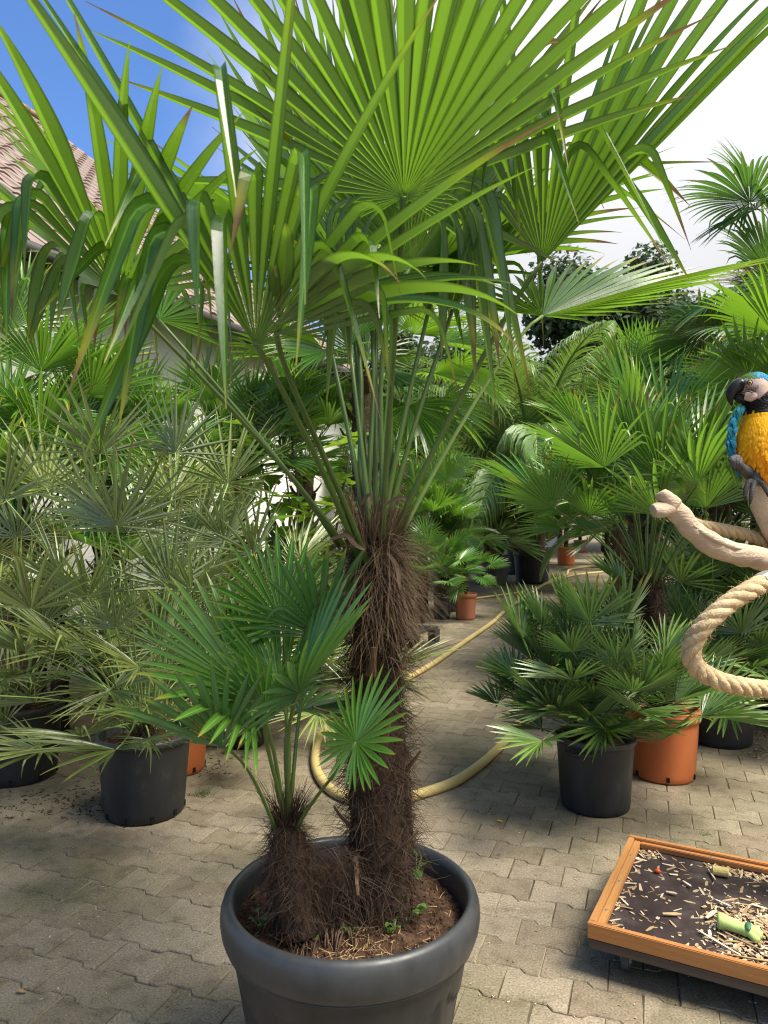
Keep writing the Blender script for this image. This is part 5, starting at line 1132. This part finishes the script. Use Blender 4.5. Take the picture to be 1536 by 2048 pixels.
fo = obj('feathers', mesh('feathers', FV, FF, M['plume'], False, {'col': FC}), body); fo["kind"] = 'stuff'
def tubep(name, pts, rad, m, parent, k=14, flat=1.0, n=16, smooth=True, cols=None):
    b = MB(); q = smooth_path(pts, n); rr = np.interp(np.linspace(0, 1, n), np.linspace(0, 1, len(rad)), rad) * kx; b.tube(q, list(rr), k, flat=flat)
    me = b.mesh(name, M[m], smooth)
    if cols:
        ca = me.attributes.new('col', 'FLOAT_COLOR', 'POINT')
        for i, v in enumerate(b.v): ca.data[i].color = (*cols(v), 1)
    return obj(name, me, parent)
tubep('upper_beak', [P(1492, 772, PDp), P(1480, 771, PDp), P(1469, 777, PDp), P(1462, 788, PDp), P(1461, 800, PDp), P(1464, 812, PDp)], [15, 15.5, 13.5, 10.5, 6, .8], 'beak', body, 16)
tubep('lower_beak', [P(1496, 794, PDp), P(1486, 797, PDp), P(1476, 795, PDp), P(1470, 789, PDp)], [12, 11.5, 8.5, 3], 'beak', body, 14)
for sgn in (-1, 1):
    yy = PDp + sgn * 28.2 * kx
    tubep('cheek', [P(1489, 792, PDp + sgn * 15 * kx), P(1502, 793, PDp + sgn * 19 * kx), P(1514, 790, PDp + sgn * 20 * kx)], [7, 10.5, 7], 'plume', body, 12, cols=lambda v: SKN)
    ey = tubep('eye', [P(1500, 765, yy - sgn * .004), P(1500, 765, yy + sgn * .0012)], [3.6, 3.4], 'iris', body, 18, n=3)
    tubep('pupil', [P(1500, 765, yy), P(1500, 765, yy + sgn * .0022)], [1.7, 1.5], 'pupil', ey, 14, n=3)
    b = MB(); e1 = smooth_path([P(1500 + 4.8 * math.cos(a), 765 + 4.8 * math.sin(a), yy + sgn * .0008) for a in np.linspace(0, 6.283, 13)], 30); b.tube(e1, [.9 * kx] * 30, 5, cap=False); obj('eye_ring', b.mesh('eye_ring', M['pupil'], True), ey)
    for q in range(9):   # rows of tiny black feathers across the bare cheek
        if q < 5: pp = [(1484 + q * 2.6, 762, 1), (1481.5 + q * 2.6, 767 + q * .5, 1), (1481 + q * 2.9, 771 + q * .6, 1)]
        else: pp = [(1484, 773 + (q - 5) * 4.0, 1), (1496, 776 + (q - 5) * 3.4, 1), (1508, 775 + (q - 5) * 3.0, 1), (1517, 770 + (q - 5) * 3.6, 1)]
        pts = []
        for (x, y, _) in pp:
            i = int(np.argmin(abs(rs[1] - y))); u = max(-.98, min(.98, (x - rs[0][i]) / rs[2][i])); pts.append(P(x, y, PDp + sgn * (rs[3][i] * math.sqrt(1 - u * u) * kx + .0006)))
        tubep('face_line', pts, [.5, .9, .5], 'pupil', body, 5, n=9)
def wcol(v):
    y = 1024 - (v.z - H) / kx; x = 768 + v.x / kx; return (0.30, 0.13, 0.01) if x > 1470 - abs(y - 870) * .02 and 835 < y < 925 else ((0.015, 0.17, 0.30) if y > 830 else (0.03, 0.24, 0.30))
wing = tubep('wing', [P(1482, 812, PDp - .01), P(1468, 836, PDp - .005), P(1463, 868, PDp), P(1463, 900, PDp + .01), P(1470, 930, PDp + .02), P(1482, 962, PDp + .05)], [5, 10.5, 12, 11.5, 9, 2], 'plume', body, 16, .62, 30, cols=wcol)
FV = []; FF = []; FC = []
for i in range(170):
    t = rg.random(); c = smooth_path([P(1480, 812, PDp - .01), P(1466, 836, PDp - .005), P(1460, 868, PDp), P(1460, 900, PDp + .01), P(1468, 930, PDp + .02)], 40)[int(t * 39)]; p = c + Vector((rg.uniform(-.014, .010), -.012 + rg.uniform(-.008, .004), 0)); ln = rg.uniform(.018, .032); w = ln * .28
    s = Vector((1, .2, 0)); dn_ = Vector((rg.gauss(.0, .06) + (t - .5) * .45, -.03, -1)).normalized(); col = wcol(p); cj = rg.uniform(.7, 1.3); b0 = len(FV)
    FV += [p, p - s * w + dn_ * ln * .4, p + s * w + dn_ * ln * .4, p + dn_ * ln, p + dn_ * ln * .5 + Vector((0, -.002, 0))]; FF += [[b0, b0 + 1, b0 + 4, b0 + 2], [b0 + 1, b0 + 3, b0 + 4], [b0 + 2, b0 + 4, b0 + 3]]; FC += [tuple(q * cj for q in col)] * 5
o = obj('wing_feathers', mesh('wing_feathers', FV, FF, M['plume'], False, {'col': FC}), wing); o["kind"] = 'stuff'
tubep('wing', [P(1582, 815, PDp), P(1596, 845, PDp), P(1600, 890, PDp + .01), P(1592, 940, PDp + .03), P(1575, 985, PDp + .06)], [6, 12, 13, 11, 3], 'plume', body, 16, .62, 26, cols=lambda v: BLU)
for i in range(6):
    dx = (i - 2.5) * 3.2
    tubep('tail_feather', [P(1534 + dx * .4, 955, PDp + .035), P(1530 + dx * .7, 1010, PDp + .075), P(1524 + dx, 1075, PDp + .10), P(1519 + dx * 1.2, 1118 - abs(dx), PDp + .115)], [6, 7, 6, 1.2], 'plume', body, 10, .25, 14, cols=lambda v: (0.26, 0.17, 0.02) if i % 2 else (0.12, 0.10, 0.02))
# feet: one gripping the stump, one raised and half closed
tubep('leg', [P(1512, 944, PDp - .03), P(1509, 958, PDp - .038), P(1508, 968, PDp - .040)], [15, 10, 7.5], 'foot', body, 12)
for (x1, y1, x2, y2, x3, y3, d3) in ((1499, 966, 1492, 978, 1490, 994, -.052), (1508, 967, 1504, 984, 1501, 1001, -.062), (1519, 966, 1528, 972, 1534, 986, -.055), (1516, 962, 1526, 961, 1538, 966, -.02)):
    tg = tubep('toe', [P(1508, 966, PDp - .040), P(x1, y1 - 3, PDp - .048), P(x2, y2, PDp + d3), P(x3, y3, PDp + d3)], [6.5, 6, 5, 3.4], 'foot', body, 10)
    tubep('claw', [P(x3, y3 - 1, PDp + d3), P(x3 + (x3 - x2) * .2, y3 + 5, PDp + d3 - .001), P(x3 + (x3 - x2) * .6, y3 + 9, PDp + d3 + .005)], [2.8, 2, .5], 'beak', tg, 7, n=7)
tubep('leg', [P(1500, 945, PDp - .02), P(1488, 940, PDp - .05), P(1480, 930, PDp - .065), P(1475, 921, PDp - .07)], [15, 10, 7.5, 7], 'foot', body, 12)
for (x1, y1, x2, y2, x3, y3) in ((1468, 915, 1463, 922, 1465, 932), (1471, 914, 1467, 924, 1470, 936), (1476, 915, 1473, 925, 1475, 936), (1480, 919, 1480, 929, 1477, 936)):
    tg = tubep('toe', [P(1476, 919, PDp - .07), P(x1, y1, PDp - .080), P(x2, y2, PDp - .090), P(x3, y3, PDp - .083)], [6, 5.2, 4.4, 3.2], 'foot', body, 10)
    tubep('claw', [P(x3, y3 - 1, PDp - .083), P(x3 + 1, y3 + 4, PDp - .078), P(x3 + 4, y3 + 7, PDp - .07)], [2.6, 1.9, .5], 'beak', tg, 7, n=7)

# ------------------------------------------------------------------ odds and ends on the paving
rg = random.Random(99); V = []; Fc = []; CC = []
MT_keep = MT; MT = Matrix.Identity(4)
for i in range(170):
    x = rg.uniform(900, 1536); y = rg.uniform(1620, 2040); 
    if rg.random() < .25: x, y = rg.uniform(0, 480), rg.uniform(1660, 2040)
    chip(G(x, y, .002), rg.uniform(0, 6.28), rg.uniform(.002, .007), rg.uniform(.001, .0025), .0008)
for i in range(140):
    chip(G(rg.uniform(1480, 1536), rg.uniform(1430, 1520), .003), rg.uniform(0, 6.28), rg.uniform(.005, .016), rg.uniform(.002, .005), .001, .1)
MT = MT_keep
o = obj('chip_litter', mesh('chip_litter', V, Fc, M['chip'], attr={'col': CC})); tag(o, 'stray pale wood chips scattered over the paving', 'wood chips', None, 'stuff')
V = []; Fc = []; MT = Matrix.Identity(4)
for i in range(360):
    k = rg.random()
    if k < .55: p = G(rg.gauss(190, 60), rg.gauss(1600, 26), .003)
    elif k < .8: p = G(rg.gauss(420, 25), rg.gauss(1520, 16), .003)
    else: p = G(rg.uniform(0, 180), rg.uniform(1580, 1640), .003)
    chip(p, rg.uniform(0, 6.28), rg.uniform(.002, .012), rg.uniform(.001, .004), .001, .2)
MT = MT_keep
o = obj('dirt_litter', mesh('dirt_litter', V, Fc, M['soil'])); tag(o, 'dark crumbs of soil and dead bits round the feet of the pots', 'litter', None, 'stuff')
M['yellow'] = nmat('yellow_petal', [(0.65, 0.40, 0.02), (0.75, 0.50, 0.04)], 20, .6, .1)
for (nm, lab, x, y, s, m) in (('petal', 'small yellow petal lying on the paving past the big pot', 1000, 1644, .012, 'yellow'), ('dry_leaf', 'tan dry leaf scrap on the bare paving', 42, 1986, .016, 'straw'), ('dry_leaf', 'dark red seed husk on the paving by the big pot', 998, 1711, .007, 'stub'), ('dry_leaf', 'dark curled leaf inside the hose loop', 992, 1460, .014, 'stub')):
    p = G(x, y, .002); b = MB(); q = []
    for i in range(5):
        for j in range(4): q.append(p + Vector(((i / 4 - .5) * 2 * s, (j / 3 - .5) * s * math.sin(math.pi * (.1 + .8 * i / 4)), .004 + .35 * s * abs(j / 3 - .5) + .2 * s * math.sin(i * 1.3))))
    b.add(q, [[i * 4 + j, (i + 1) * 4 + j, (i + 1) * 4 + j + 1, i * 4 + j + 1] for i in range(4) for j in range(3)]); tag(obj(nm, b.mesh(nm, M[m], True)), lab, 'petal' if nm == 'petal' else 'leaf')
def tuft(label, px, py, n, ln, seed):
    rw = random.Random(seed); p0 = G(px, py, -.004); an = []
    for i in range(n): an.append((p0 + Vector((rw.gauss(0, ln * .35), rw.gauss(0, ln * .2), 0)), Vector((rw.gauss(0, .7), rw.gauss(0, .7), 1)), ln * rw.uniform(.5, 1.1), rw.uniform(.3, 1.2), .3))
    th = thing('grass_tuft', p0, label, 'grass', None); o = hair('blades', th, an, M['petiole'], .0014, 4, rw); return th
tuft('grass tuft in the paving joint beside the slotted black pot', 405, 1592, 70, .07, 1)
tuft('tiny grass tuft in a joint beyond the wooden tray', 1413, 1672, 26, .035, 2)
tuft('moss-like sprig in a paving joint before the slotted pot', 128, 1674, 16, .02, 3)

# ------------------------------------------------------------------ groups of like things
GR = {'plant_pot': 'plastic pots standing about the nursery yard', 'fan_palm': 'fan palms growing in the nursery', 'windmill_palm': 'windmill palms with hairy trunks', 'feather_palm': 'feather palms along the path', 'weed': 'weeds in the big pot', 'rope': 'ropes on the parrot stand', 'garden_hose': 'yellow hoses on the paving', 'grass_tuft': 'grass tufts in the paving joints', 'dry_leaf': 'dry scraps lying about'}
for o in sc.objects:
    k = o.name.split('.')[0]
    if o.parent is None and k in GR and "group" not in o: o["group"] = GR[k]
